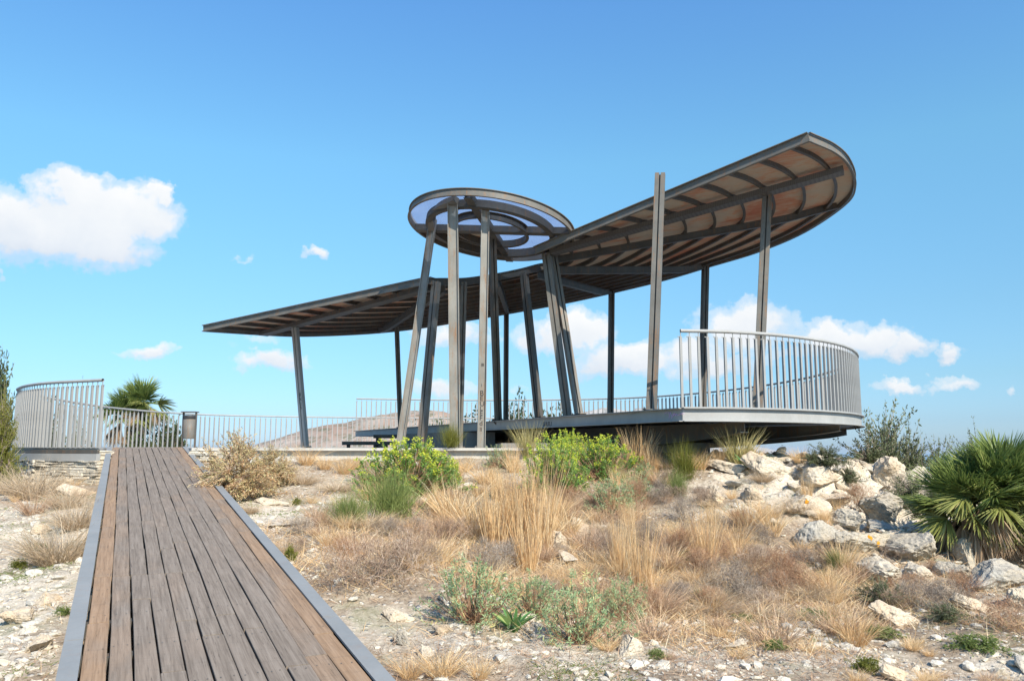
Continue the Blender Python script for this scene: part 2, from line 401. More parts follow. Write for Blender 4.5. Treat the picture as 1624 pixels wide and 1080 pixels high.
# ------------------------------------------------------------------ terrain
# ramp plane
r_dir = ray(195, 594); r_dir = r_dir / np.linalg.norm(r_dir)
r_c = np.array([r_dir[1], -r_dir[0], 0]); r_c /= np.linalg.norm(r_c)
r_n = np.cross(r_c, r_dir); r_n /= np.linalg.norm(r_n)
RAMP0 = at(171, 709, 14.9)
def on_ramp(px, py):
    r = ray(px, py); return r * (r_n @ RAMP0) / (r_n @ r)
cl = (on_ramp(88, 1080) - RAMP0) @ r_c; cr = (on_ramp(625, 1080) - RAMP0) @ r_c
RL = 16.6                                        # length down from the top edge
RS = -0.05
ctl = []
for s_ in np.linspace(1.6, 16.8, 9):
    for c_ in (-0.1, cr + 0.15):
        p = RAMP0 - r_dir * s_ + r_c * c_
        ctl.append((p[0], p[1], p[2] - (0.22 if s_ < 13 else .3) - .28 * math.exp(-(s_ - 1.6) / 1.4)))
def cg(px, py, Y): p = at(px, py, Y); ctl.append(tuple(p))
for q in [(640, 1075, 4.4), (900, 1060, 4.6), (1200, 1060, 5.0), (1550, 1060, 5.2), (700, 980, 5.6), (950, 1000, 5.9), (1200, 970, 6.7), (1500, 1000, 6.2),
          (600, 900, 6.4), (800, 900, 7.4), (1000, 900, 8.0), (1200, 900, 8.4), (1400, 925, 8.2), (1600, 950, 7.4), (500, 830, 8.6), (620, 810, 9.8), (780, 830, 10.0), (950, 810, 10.4),
          (1100, 800, 10.8), (1250, 815, 10.6), (1400, 860, 9.6), (1500, 885, 9.2), (1610, 905, 9.0), (450, 738, 13.3), (600, 738, 13.4), (750, 738, 13.3), (900, 735, 13.0), (1050, 738, 12.6), (1150, 728, 12.6),
          (1260, 733, 12.9), (1350, 742, 13.0), (1420, 765, 12.4), (1480, 830, 11.0), (1560, 855, 10.5), (1660, 880, 10), (560, 770, 11.6), (700, 775, 11.8), (850, 770, 11.8), (1000, 765, 11.8),
          (420, 760, 11.8), (60, 790, 11.4), (110, 768, 12.9), (20, 772, 12.9), (150, 768, 12.9), (60, 900, 7.3), (50, 1000, 5.2), (20, 1075, 4.2), (-100, 800, 11)]: cg(*q)
for q in [(1150, 716, 13.6), (1240, 722, 13.9), (1060, 724, 13.4), (1330, 733, 14.2)]: cg(*q)
ctl += [(-6.2, 14.3, -.6), (-9, 18, -.55), (-5, 17, -.5), (0, 17, -.4), (4, 17, -.6), (-9, 25, -.6), (0, 25, -.7), (6, 22, -1.6), (9, 17, -2.6), (12, 13, -2.8), (14, 8, -2.0), (-14, 20, -1.5), (-16, 13, -1.2), (-12, 34, -2), (0, 34, -2.4), (8, 30, -4), (-16, 28, -2.5), (15, 20, -6), (-12, 6, -1.3), (-8, 2, -1.5), (2, 0, -1.6), (8, 1, -1.7), (-4, -4, -1.8), (6, -6, -1.9), (-20, 0, -1.8), (20, 0, -2.6), (18, 34, -9), (0, 42, -7), (-20, 40, -8)]
ctl = np.array(ctl)
def tps_k(d2): return 0.5 * d2 * np.log(d2 + 1e-9)
_n = len(ctl); _d = ((ctl[:, None, :2] - ctl[None, :, :2]) ** 2).sum(-1)
_A = np.zeros((_n + 3, _n + 3)); _A[:_n, :_n] = tps_k(_d) + np.eye(_n) * 0.25
_A[:_n, _n] = 1; _A[:_n, _n + 1:] = ctl[:, :2]; _A[_n, :_n] = 1; _A[_n + 1:, :_n] = ctl[:, :2].T
_w = np.linalg.solve(_A, np.r_[ctl[:, 2], 0, 0, 0])
def vnoise(x, y, f, seed):      # smooth value noise, vectorised
    x = x * f + seed * 17.3; y = y * f - seed * 9.1
    xi = np.floor(x).astype(np.int64); yi = np.floor(y).astype(np.int64); fx = x - xi; fy = y - yi
    fx = fx * fx * (3 - 2 * fx); fy = fy * fy * (3 - 2 * fy)
    def h(a, b):
        n = (a * 374761393 + b * 668265263 + int(seed) * 982451653) & 0xffffffff
        n = ((n ^ (n >> 13)) * 1274126177) & 0xffffffff
        return ((n ^ (n >> 16)) & 0xffff) / 65535.0 - 0.5
    return (h(xi, yi) * (1 - fx) + h(xi + 1, yi) * fx) * (1 - fy) + (h(xi, yi + 1) * (1 - fx) + h(xi + 1, yi + 1) * fx) * fy
def fbm(x, y, f, o, seed, g=.5):
    s = 0; a = 1
    for i in range(o): s = s + a * vnoise(x, y, f * 2 ** i, seed + i); a *= g
    return s
def rocky(x, y):                # 0..1 where bare rock breaks through
    return np.clip(1.25 - ((x - 5.3) / 2.6) ** 2 - ((y - 11.2) / 2.6) ** 2, 0, 1)
def hbase(x, y):
    x = np.asarray(x, float); y = np.asarray(y, float); shp = x.shape; xf = x.ravel(); yf = y.ravel()
    cx = np.clip(xf, -22, 22); cy = np.clip(yf, -8, 44)
    out = np.empty(len(xf))
    for i in range(0, len(xf), 20000):
        d2 = (cx[i:i + 20000, None] - ctl[None, :, 0]) ** 2 + (cy[i:i + 20000, None] - ctl[None, :, 1]) ** 2
        out[i:i + 20000] = tps_k(d2) @ _w[:_n]
    out = out + _w[_n] + _w[_n + 1] * cx + _w[_n + 2] * cy
    dx = np.maximum(0, np.abs(xf) - 22); dy = np.maximum(0, yf - 44)
    dist = np.sqrt(dx ** 2 + dy ** 2)
    out = out - 0.55 * dist - 0.15 * np.maximum(0, -8 - yf)
    return np.maximum(out, -125).reshape(shp)
def hground(x, y):
    b = hbase(x, y); near = np.exp(-np.maximum(0, np.hypot(x, y - 12) - 25) / 40)
    det = fbm(x, y, 1.1, 4, 3) * .10 + fbm(x, y, 6, 3, 11) * .030
    rk = rocky(x, y)
    det = det + rk * (np.abs(fbm(x, y, 1.5, 4, 21)) * .42 - .05 + np.abs(fbm(x, y, 4.2, 3, 41)) * .20 + fbm(x, y, 9, 3, 31) * .10)
    s = (RAMP0[0] - x) * r_dir[0] + (RAMP0[1] - y) * r_dir[1]; c = (x - RAMP0[0]) * r_c[0] + (y - RAMP0[1]) * r_c[1]
    m = np.clip((np.abs(c - (cl + cr) / 2) - (cr - cl) / 2 + .02) / .5, 0, 1)
    det = det * np.where((s > -1) & (s < 17.5), m, 1)
    far = 1 - near
    return b + det * np.clip(near * 1.2, 0, 1) + far * fbm(x, y, .02, 4, 5) * 14
xs = np.r_[-np.geomspace(700, 12.5, 34), np.arange(-12, 12.01, .07), np.geomspace(12.5, 700, 34)]
ys = np.r_[-np.geomspace(120, 2, 14), np.arange(1.5, 20.01, .06), np.geomspace(20.3, 900, 60)]
XX, YY = np.meshgrid(xs, ys)
ZZ = hground(XX, YY)
nx, ny = len(xs), len(ys)
idx = np.arange(nx * ny).reshape(ny, nx)
quads = np.stack([idx[:-1, :-1], idx[:-1, 1:], idx[1:, 1:], idx[1:, :-1]], -1).reshape(-1, 4)
gv = np.stack([XX, YY, ZZ], -1).reshape(-1, 3)
ground = mesh_obj('ground', gv, [quads], np.full(len(quads), .5), M['ground'], smooth=True)
tag(ground, kind='structure')
def pale_at(x, y):
    p = np.zeros(np.shape(x))
    for (cx, cy, rx, ry, a) in ((-3.2, 9.3, 1.7, 2.2, .16), (5.2, 11.5, 2.4, 2.4, .22), (-7, 8.5, 2.6, 4, .10), (-4.5, 5, 2.2, 3, .14), (2.5, 5.3, 4, .8, .06), (.0, 5.2, 1.4, .7, .10)):
        p = p + a * np.exp(-((x - cx) / rx) ** 2 - ((y - cy) / ry) ** 2)
    for (cx, cy, rx, ry, a) in ((0.5, 8.8, 2.6, 2.2, .10), (1.2, 6.4, 1.6, .7, .08), (5.5, 6.4, 2.5, 1.2, .05)):
        p = p - a * np.exp(-((x - cx) / rx) ** 2 - ((y - cy) / ry) ** 2)
    return p
a_ = ground.data.attributes.new('pale', 'FLOAT', 'POINT'); a_.data.foreach_set('value', pale_at(gv[:, 0], gv[:, 1]).astype(np.float32))
a_ = ground.data.attributes.new('far', 'FLOAT', 'POINT'); a_.data.foreach_set('value', np.clip((np.hypot(gv[:, 0], gv[:, 1]) - 30) / 60, 0, 1).astype(np.float32))
def gz(x, y): return float(hground(np.array([x]), np.array([y]))[0])
def gpos(px, py, y0=2.5, y1=24):
    """first ground point met by the sight line"""
    r = ray(px, py); Y = np.arange(y0, y1, .04); P = r[None] * Y[:, None]
    h = hground(P[:, 0], P[:, 1]); hit = np.nonzero(P[:, 2] < h)[0]
    i = hit[0] if len(hit) else int(np.argmin(P[:, 2] - h))
    return np.array([P[i, 0], P[i, 1], h[i]])

# sea: a round sheet that ends at the true, slightly dipped horizon
m, N, out = mat('sea_water'); g = N.n('ShaderNodeNewGeometry').outputs['Position']
n1 = N.noise(N.n('ShaderNodeMapping', in_Vector=g, in_Scale=(.02, .05, .02)).outputs[0], 1.0, 5, .6).outputs[0]
c = N.ramp(n1, [(.3, (.035, .12, .22)), (.7, (.06, .17, .28))])
finish(N, out, pbsdf(N, c, .25, 0, bump(N, n1, .5, 1.0), .5)); M['sea'] = m
aa = np.linspace(0, 2 * np.pi, 96, endpoint=False)
R_ = 16000
V = [(0, 0, -110)] + [(R_ * math.cos(a), R_ * math.sin(a), -110) for a in aa]
F = np.array([(0, i + 1, (i + 1) % 96 + 1) for i in range(96)])
tag(mesh_obj('sea', np.array(V), [F], np.full(96, .5), M['sea']), kind='structure')

# hills across the bay
def hill_mat(name, a, b, c3):
    m, N, out = mat(name); g = N.n('ShaderNodeNewGeometry').outputs['Position']
    n1 = N.noise(g, .012, 8, .62).outputs[0]; n2 = N.noise(g, .06, 7, .7).outputs[0]
    c = N.mix(N.ramp(n1, [(.4, (0, 0, 0)), (.6, (1, 1, 1))]), a, b)
    c = N.mix(N.ramp(n2, [(.50, (0, 0, 0)), (.60, (.8, .8, .8))]), c, c3)
    finish(N, out, pbsdf(N, c, 1, 0, bump(N, n2, .6, 12), .05)); return m
M['hill_near'] = hill_mat('reddish_hillside', (.34, .24, .185), (.42, .34, .28), (.13, .14, .085))
M['hill_far'] = hill_mat('haze_paled_hillside', (.40, .38, .36), (.48, .44, .40), (.22, .24, .22))  # distance haze put into the paleness of this colour
def hill(name, prof, Y, depth, m, label, seed):
    """prof: list of (px, py) crest points"""
    prof = np.array(prof, float); n = 150; k = 26
    px = np.linspace(prof[0, 0], prof[-1, 0], n); py = np.interp(px, prof[:, 0], prof[:, 1])
    rows = []
    for j in range(k):
        u = j / (k - 1)                      # 0 foot on our side .. 1 foot behind
        f = math.sin(math.pi * u) ** .8
        row = []
        for i in range(n):
            r = ray(px[i], py[i]); yy = Y + (u - .5) * depth
            top = r[2] * Y; x = r[0] * Y * (1 + (u - .5) * .1)
            z = -112 + (top + 112) * f
            z += (fbm(np.array([x]), np.array([yy]), 1 / 160, 5, seed)[0]) * (top + 112) * .30 * (1 - abs(2 * u - 1)) * min(1, abs(2 * u - 1) * 4 + .05)
            row.append((x, yy, z))
        rows.append(row)
    V = np.array(rows).reshape(-1, 3); I = np.arange(k * n).reshape(k, n)
    F = np.stack([I[:-1, :-1], I[:-1, 1:], I[1:, 1:], I[1:, :-1]], -1).reshape(-1, 4)
    return tag(mesh_obj(name, V, [F], np.full(len(F), .5), m, smooth=True), kind='structure')
hill('hill', [(330, 722), (400, 708), (430, 698), (470, 688), (520, 676), (570, 670), (620, 661), (665, 657), (700, 662), (740, 672), (800, 690), (860, 712)], 1500, 900, M['hill_near'], '', 4)
hill('hill', [(760, 712), (820, 690), (880, 668), (920, 654), (960, 648), (1000, 652), (1040, 660), (1080, 690), (1130, 714)], 4200, 1800, M['hill_far'], '', 9)
hill('hill', [(600, 708), (700, 690), (780, 680), (860, 672), (960, 664), (1020, 650), (1060, 655), (1110, 676), (1160, 700), (1220, 716)], 7000, 2500, M['hill_far'], '', 14)

# ------------------------------------------------------------------ boardwalk ramp
def crom(P, n):
    """Catmull-Rom through the rows of P, n samples spread by knot"""
    P = np.array(P, float); k = len(P) - 1
    Q = np.vstack([2 * P[0] - P[1], P, 2 * P[-1] - P[-2]])
    t = np.linspace(0, k, n); i = np.minimum(t.astype(int), k - 1); f = (t - i)[:, None]
    p0, p1, p2, p3 = Q[i], Q[i + 1], Q[i + 2], Q[i + 3]
    return .5 * (2 * p1 + (p2 - p0) * f + (2 * p0 - 5 * p1 + 4 * p2 - p3) * f ** 2 + (3 * p1 - p0 - 3 * p2 + p3) * f ** 3)
def resample(P, step):
    if not np.isscalar(step):
        P = np.array(P, float); d = np.r_[0, np.cumsum(np.linalg.norm(np.diff(P, axis=0), axis=1))]; s = [0.0]
        while s[-1] < d[-1]: s.append(s[-1] + next(st_ for lim, st_ in step if s[-1] < lim))
        s = np.array(s[:-1]); return np.stack([np.interp(s, d, P[:, k]) for k in range(3)], -1)
    P = np.array(P, float); d = np.r_[0, np.cumsum(np.linalg.norm(np.diff(P, axis=0), axis=1))]
    s = np.arange(0, d[-1], step); return np.stack([np.interp(s, d, P[:, k]) for k in range(3)], -1)

ramp = thing('boardwalk', 'long sloping boardwalk of weathered grey and brown boards between steel edges', 'boardwalk', tuple(RAMP0))
def rp(c, s, u=0): return -r_dir * s + r_c * c + r_n * u     # local to RAMP0
SW = .085
for sgn, c0 in ((-1, cl + SW / 2), (1, cr - SW / 2)):
    g_ = G()
    s0 = 0
    while s0 < RL:
        s1 = min(RL, s0 + 3.0)
        # top flange and a web outside it
        g_.box(rp(c0, s0 + .004, .006), rp(c0, s1 - .004, .006), SW, .012, r_n)
        g_.box(rp(c0 + sgn * (SW / 2 - .006), s0 + .004, -.09), rp(c0 + sgn * (SW / 2 - .006), s1 - .004, -.09), .012, .18, r_n)
        s0 = s1
    for s_ in np.arange(1.0, RL, 2.2):
        b = RAMP0 + rp(c0, s_); h = b[2] - gz(b[0], b[1])
        g_.box(rp(c0, s_, -.02), rp(c0, s_, -.02) - np.array([0, 0, h + .3]), .06, .06, (0, 1, 0))
    g_.build('edge_plate', M['steel_blue'], ramp)
gb = {'V': [], 'F': [], 'bc': [], 'v': []}
NB = 11; w_in = (cr - cl) - 2 * SW - .012; bw = w_in / NB
def add_board(c0, c1, s0, s1, v, seed, du=0, tw=0):
    th = .03
    base = len(gb['V']); loc = []
    nseg = max(1, int((s1 - s0) / .5))
    for i in range(nseg + 1):
        s_ = s0 + (s1 - s0) * i / nseg
        wob = .0035 * math.sin(s_ * 2.1 + seed) ; w1 = .0035 * math.sin(s_ * 1.7 + seed * 2)
        for (c, u) in ((c0 + wob, -th), (c0 + wob, -.003), (c0 + wob + .003, 0), (c1 + w1 - .003, 0), (c1 + w1, -.003), (c1 + w1, -th)):
            gb['V'].append(rp(c, s_, u + du + tw * (c - (c0 + c1) / 2))); loc.append((c, s_, seed))
    for i in range(nseg):
        for k in range(5):
            a = base + i * 6 + k; gb['F'].append((a, a + 6, a + 7, a + 1)); gb['v'].append(v)
            for q in (a, a + 6, a + 7, a + 1): gb['bc'].append(loc[q - base])
    for e in (0, nseg):
        for quad in ((0, 1, 4, 5), (1, 2, 3, 4)):
            f = [base + e * 6 + q for q in quad]; f = f[::-1] if e else f
            gb['F'].append(tuple(f)); gb['v'].append(v)
            for q in f: gb['bc'].append(loc[q - base])
r_ = np.random.default_rng(3)
joints_all = [10.6]
for k in range(NB):
    c0 = cl + SW + .008 + k * bw; gap = .002 + (.006 if k in (1, 2, 3, 4) else .003) * r_.random() + (.002 if k < 7 else 0)
    s = 0.0; L = [0]
    while s < RL:
        s += r_.choice([1.05, 1.6, 2.1, 2.1, 2.6]) * (1 if k % 2 else .97); L.append(min(s, RL))
    L = sorted(set([x for x in L if abs(x - 10.6) > .5] + ([10.6] if k in (0, 1, 2, 3, 4, 5) else []) + [RL]))
    for i in range(len(L) - 1):
        browny = {0: .9, 1: .35, 2: .12, 3: .08, 4: .05, 5: .02, 6: .06, 7: .12, 8: .2, 9: .5, 10: .9}[k]
        v = np.clip(browny - .18 + .36 * r_.random(), 0, 1.0) - .15
        add_board(c0 + gap / 2 + .001 * r_.random(), c0 + bw - gap / 2, L[i] + .005, L[i + 1] - .005, v, r_.random() * 40, .002 * r_.random(), .02 * (r_.random() - .5))
Vb = np.array(gb['V']); Fb = np.array(gb['F'])
me = make_mesh('planks', Vb, [Fb], gb['v'], M['wood'])
a_ = me.attributes.new('bc', 'FLOAT_VECTOR', 'CORNER'); a_.data.foreach_set('vector', np.array(gb['bc'], np.float32).ravel())
pl = bpy.data.objects.new('planks', me); C.link(pl); pl.parent = ramp
g_ = G()
for s_ in np.arange(.15, RL, .6): g_.box(rp(cl + .02, s_, -.075), rp(cr - .02, s_, -.075), .07, .08, r_n)
g_.build('joists', M['steel_dark'], ramp)
g_ = G(); hx = np.linspace(0, 2 * np.pi, 7)[:-1]
for s_ in np.arange(.15, RL, .6):
    for k in range(NB):
        for o_ in (.25, .75):
            cc = cl + SW + .008 + (k + o_) * bw + r_.normal() * .004; q = rp(cc, s_ + r_.normal() * .008, .0035)
            g_.add([q + r_c * .0045 * math.cos(t) + r_dir * .0045 * math.sin(t) for t in hx], [(0, 1, 2, 3), (0, 3, 4, 5)])
sc_ = g_.build('screws', M['steel_dark'], ramp); sc_['kind'] = 'stuff'

# ------------------------------------------------------------------ lower platform
ZP = -.015
corner = np.array([-6.93, 13.62])
rend = np.array([(RAMP0 + r_c * cr)[0], (RAMP0 + r_c * cr)[1] + .02])
arcL = [(corner[0] - .06, corner[1] - .04), (-8.35, 14.25), (-9.45, 15.3), (-10.2, 16.6), (-11.0, 19.4), (-11.6, 22.8), (-11.5, 26.2), (-10.6, 28.5), (-8.6, 30.0), (-5.9, 31.0), (-3.0, 31.7), (-.5, 31.9)]
arc = crom([(x, y, ZP) for x, y in arcL], 120)
plat = [(rend[0], rend[1]), (1.9, 14.05), (2.4, 18)]
slab = [tuple(p[:2]) for p in arc] + [(-.6, 24), (.9, 18), (1.45, 14.05), (atz(304, 14.05, 0)[0], 14.05), (rend[0], rend[1]), (RAMP0[0], RAMP0[1] + .02)]
def prism(poly, z0, z1):
    """closed prism from a plan outline (n-gon top and bottom)"""
    import bmesh
    bm = bmesh.new(); vs0 = [bm.verts.new((x, y, z0)) for x, y in poly]; vs1 = [bm.verts.new((x, y, z1)) for x, y in poly]
    bm.faces.new(vs1); bm.faces.new(vs0[::-1]); n = len(poly)
    for i in range(n): bm.faces.new((vs0[i], vs0[(i + 1) % n], vs1[(i + 1) % n], vs1[i]))
    bmesh.ops.recalc_face_normals(bm, faces=bm.faces); bmesh.ops.triangulate(bm, faces=[f for f in bm.faces if len(f.verts) > 4])
    return bm
def prism_obj(name, poly, z0, z1, m, parent=None):
    bm = prism(poly, z0, z1); me = bpy.data.meshes.new(name); bm.to_mesh(me); bm.free(); me.materials.append(m)
    o = bpy.data.objects.new(name, me); C.link(o)
    if parent: o.parent = parent
    return o
platform = thing('platform', 'low pale concrete platform with a thin overhanging edge behind the grass slope', 'platform')
prism_obj('slab', slab, ZP - .045, ZP, M['concrete'], platform)
inner = [(x * .988 + (-.05), 22 + (y - 22) * .988) for x, y in slab]
prism_obj('foundation_wall', inner, -1.5, ZP - .048, M['concrete'], platform)
# steel channel round the raised left end, light band below
g_ = G(); fa = arc[:46] + np.array([0, 0, -.055]); fa[:, :2] += (np.array([-8, 20]) - fa[:, :2]) * .003
g_.sweep(fa, [(-.03, -.035), (.02, -.035), (.02, .03), (-.03, .03)]); g_.build('edge_channel', M['steel_dark'], platform)
g_ = G(); fa = arc[:46] + np.array([0, 0, -.16])
g_.sweep(fa, [(-.03, -.065), (.05, -.065), (.05, .065), (-.03, .065)]); g_.build('edge_band', M['steel_pale'], platform)

def stone_wall(name, p0, p1, z0, z1, label, seed):
    r2 = np.random.default_rng(seed); g_ = G(); p0 = np.array(p0, float); p1 = np.array(p1, float)
    L = np.linalg.norm(p1 - p0); d = (p1 - p0) / L; nrm = np.array([d[1], -d[0]])
    z = z0
    while z < z1:
        h = min(r2.uniform(.03, .06), z1 - z + .01); s = -.05
        while s < L:
            w = r2.uniform(.10, .34); out = r2.uniform(0, .05)
            a = p0 + d * (s + .004); b = p0 + d * (min(s + w, L + .03) - .004)
            c0 = np.r_[a + nrm * (out - .1), z + h / 2 + r2.normal() * .003]; c1 = np.r_[b + nrm * (out - .1 + r2.normal() * .008), z + h / 2 + r2.normal() * .004]
            g_.box(c0, c1, .22, h - .007, val=r2.random())
            s += w
        z += h
    g_.V = [v + r2.normal(size=v.shape) * .0045 for v in g_.V]
    o = g_.build(name, M['stone']); return tag(o, label, 'stone wall')
stone_wall('dry_stone_wall', (-9.7, 15.6), (-8.45, 14.30), -1.0, -.235, 'dry stone wall of thin pale slabs under the far left end of the railed platform', 5)
stone_wall('dry_stone_wall', (-8.37, 14.24), (-6.98, 13.58), -1.05, -.235, 'dry stone wall of thin pale slabs beside the left top of the boardwalk', 6)
stone_wall('dry_stone_wall', (RAMP0[0] - .05, RAMP0[1]), (-6.99, 13.66), -1.0, -.07, 'dry stone side wall facing the left edge of the boardwalk top', 7)
stone_wall('dry_stone_wall', (atz(306, 14.02, 0)[0], 14.02), (atz(365, 14.02, 0)[0], 14.02), -.6, -.07, 'short dry stone wall just right of the top of the boardwalk', 8)

# ------------------------------------------------------------------ raised deck
ZD = .575
A_ = np.array([2.52, 11.8]); B_ = np.array([-5.6, 28.7])
arcR_pts = [(2.52, 11.8), (3.35, 11.93), (4.45, 12.45), (5.5, 13.35), (6.35, 14.6), (6.95, 16.1), (7.35, 18.1), (7.4, 20.4), (7.0, 23.0), (6.0, 25.8), (4.2, 28.2), (1.5, 29.4), (-1.8, 29.6), (-5.6, 28.7)]
arcR = crom([(x, y, ZD) for x, y in arcR_pts], 160)
deck = thing('viewing_deck', 'raised half round viewing deck with a grey steel rim and dark underside', 'viewing deck', (2, 18, 0))
def dl(p): return np.asarray(p, float) - np.array([2, 18, 0])
poly = [(x - 2, y - 18) for x, y, z in arcR[:-1]] + [(B_[0] - 2, B_[1] - 18)]
prism_obj('floor', [(x * .985, y * .985) for x, y in poly], ZD - .05, ZD - .006, M['steel_dark'], deck)
prism_obj('soffit', [(x * .975, y * .975) for x, y in poly], ZD - .17, ZD - .15, M['steel_dark'], deck)
Hf = .20
# C-channel: web plus two flanges pointing outwards
webp = [(-.012, -Hf), (.0, -Hf), (.0, 0), (-.012, 0)]
def channel(g_, path, H, fl, sgn=1, closed=False, ups=None, top=0.0):
    g_.sweep(path, [(-.006, top - H + .012), (.006, top - H + .012), (.006, top - .012), (-.006, top - .012)], ups, closed)
    g_.sweep(path, [(-.008, top - .012), (sgn * fl, top - .012), (sgn * fl, top), (-.008, top)][:: (1 if sgn > 0 else -1)], ups, closed)
    g_.sweep(path, [(-.008, top - H), (sgn * fl, top - H), (sgn * fl, top - H + .012), (-.008, top - H + .012)][:: (1 if sgn > 0 else -1)], ups, closed)
g_ = G(); channel(g_, dl(arcR), Hf, .065); g_.build('rim_beam', M['steel_pale'], deck)
side = np.linspace(np.r_[B_, ZD], np.r_[A_, ZD], 30) + np.array([-.02, -.01, 0]) * 0
g_ = G(); channel(g_, dl(side), Hf, .07); side_o = g_.build('side_beam', M['steel_pale'], deck)
# cantilever beams, deeper towards the concrete support
def canti(p0, p1, d0, d1, wf=.16):
    g_ = G(); p0 = dl(p0); p1 = dl(p1); n = 14; z0 = ZD - Hf
    for i in range(n):
        a = p0 + (p1 - p0) * i / n; b = p0 + (p1 - p0) * (i + 1) / n
        da = d0 + (d1 - d0) * (i / n) ** .7; db = d0 + (d1 - d0) * ((i + 1) / n) ** .7
        q = np.cross((b - a) / np.linalg.norm(b - a), (0, 0, 1)) * .008
        za = z0 - da; zb = z0 - db
        A = [(*a[:2], z0), (*b[:2], z0), (*b[:2], zb), (*a[:2], za)]
        A = np.array(A); g_.add(np.vstack([A + q, A - q]), [(0, 1, 2, 3), (7, 6, 5, 4)])
        g_.box((*a[:2], za), (*b[:2], zb), wf, .014)
        g_.box((*a[:2], z0 - .007), (*b[:2], z0 - .007), wf, .012)
    g_.add(np.array([(*p0[:2], z0 - 0), (*p0[:2], z0 - d0)])[[0, 0, 1, 1]] + np.array([[-.008, 0, 0], [.008, 0, 0], [.008, 0, 0], [-.008, 0, 0]]), [(0, 1, 2, 3)])
    g_.build('cantilever_beam', M['steel'], deck)
canti((3.52, 12.12, 0), (1.8, 15.72, 0), .15, .42); canti((1.79, 15.74, 0), (-1.9, 23.45, 0), .42, .36)
canti((7.05, 16.9, 0), (2.6, 18.0, 0), .12, .50)
canti((5.6, 13.7, 0), (2.2, 18.2, 0), .10, .42, .10)
canti((6.2, 25.2, 0), (2.5, 19.0, 0), .12, .5)
g_ = G()
for s_ in np.linspace(.06, .94, 16):
    p = dl(np.r_[A_ + (B_ - A_) * s_, ZD - .11]); j = np.argmin(abs((arcR[:, :2] - A_) @ ((B_ - A_) / np.linalg.norm(B_ - A_)) - s_ * np.linalg.norm(B_ - A_)))
    q = dl(arcR[j]); q[2] = ZD - .11; g_.box(p + (q - p) * .01, p + (q - p) * .96, .06, .075)
g_.build('joists', M['steel_dark'], deck)
prism_obj('support_block', [(-2.2, -3.2), (1.6, -3.4), (2.2, 3.6), (-2.6, 4.0)], -2.2, ZD - Hf - .3, M['concrete_dark'], deck)
prism_obj('support_wall', [(-3.6, 1.0), (-2.4, 1.0), (-4.0, 5.0), (-5.2, 5.0)], -1.2, ZD - Hf - .02, M['concrete_dark'], deck)
for x_, y_ in ((-2.1, 23.2), (-4.6, 27.6), (-3.4, 26.2), (-1.6, 27.8)):
    g_ = G(); q = dl((x_, y_, 0)); g_.box((q[0], q[1], ZP - .4), (q[0], q[1], ZD - .19), .14, .14, (0, 1, 0)); g_.build('leg', M['steel_dark'], deck)
# graffiti on the side beam
def letters(txt, size, m, parent, name, origin, ex, ez, shear=0):
    cu = bpy.data.curves.new('t', 'FONT'); cu.body = txt; cu.size = size; cu.extrude = .0015; cu.shear = shear
    to = bpy.data.objects.new('t', cu); C.link(to); bpy.context.view_layer.update()
    me = bpy.data.meshes.new_from_object(to.evaluated_get(bpy.context.evaluated_depsgraph_get())); bpy.data.objects.remove(to)
    o = bpy.data.objects.new(name, me); C.link(o); me.materials.clear(); me.materials.append(m); o.parent = parent
    ex = Vector(ex).normalized(); ez = Vector(ez).normalized(); ny_ = ex.cross(ez)
    from mathutils import Matrix
    R = Matrix((ex, ez, ny_)).transposed().to_4x4(); o.matrix_local = Matrix.Translation(Vector(origin)) @ R
    return o
sd_ = (A_ - B_) / np.linalg.norm(A_ - B_); outn = np.array([-sd_[1] * -1, sd_[0] * -1]); outn = np.array([sd_[1], -sd_[0]])
if outn @ np.array([-1, -.5]) < 0: outn = -outn
def on_side(px): # point on the side line seen in column px
    s = 0; best = min(np.linspace(0, 1, 4000), key=lambda s: abs(atz(px, (A_ + (B_ - A_) * s)[1], ZD)[0] - (A_ + (B_ - A_) * s)[0])); return A_ + (B_ - A_) * best
p = on_side(861); letters('GULEL1', .115, M['black'], side_o, 'graffiti', dl(np.r_[p + outn * .009, ZD - .165]), (*sd_, 0), (0, 0, 1))
p = on_side(1056); g_ = G()
def scrib(pts, r=.004, m=None):
    P = [dl(np.r_[p + sd_ * a + outn * .010, ZD - .1 + b]) for a, b in pts]; g_.tube(crom(P, 5 * len(P)), r, 4)
scrib([(-.02, .035), (.06, .045), (.10, .03), (.09, -.05)]); scrib([(.12, .05), (.17, -.02), (.22, .04), (.15, -.045)]); scrib([(.20, -.01), (.23, .02), (.25, -.01), (.27, .018), (.30, -.008), (.36, .012), (.46, .014)])
g_.build('graffiti', M['purple'], side_o)

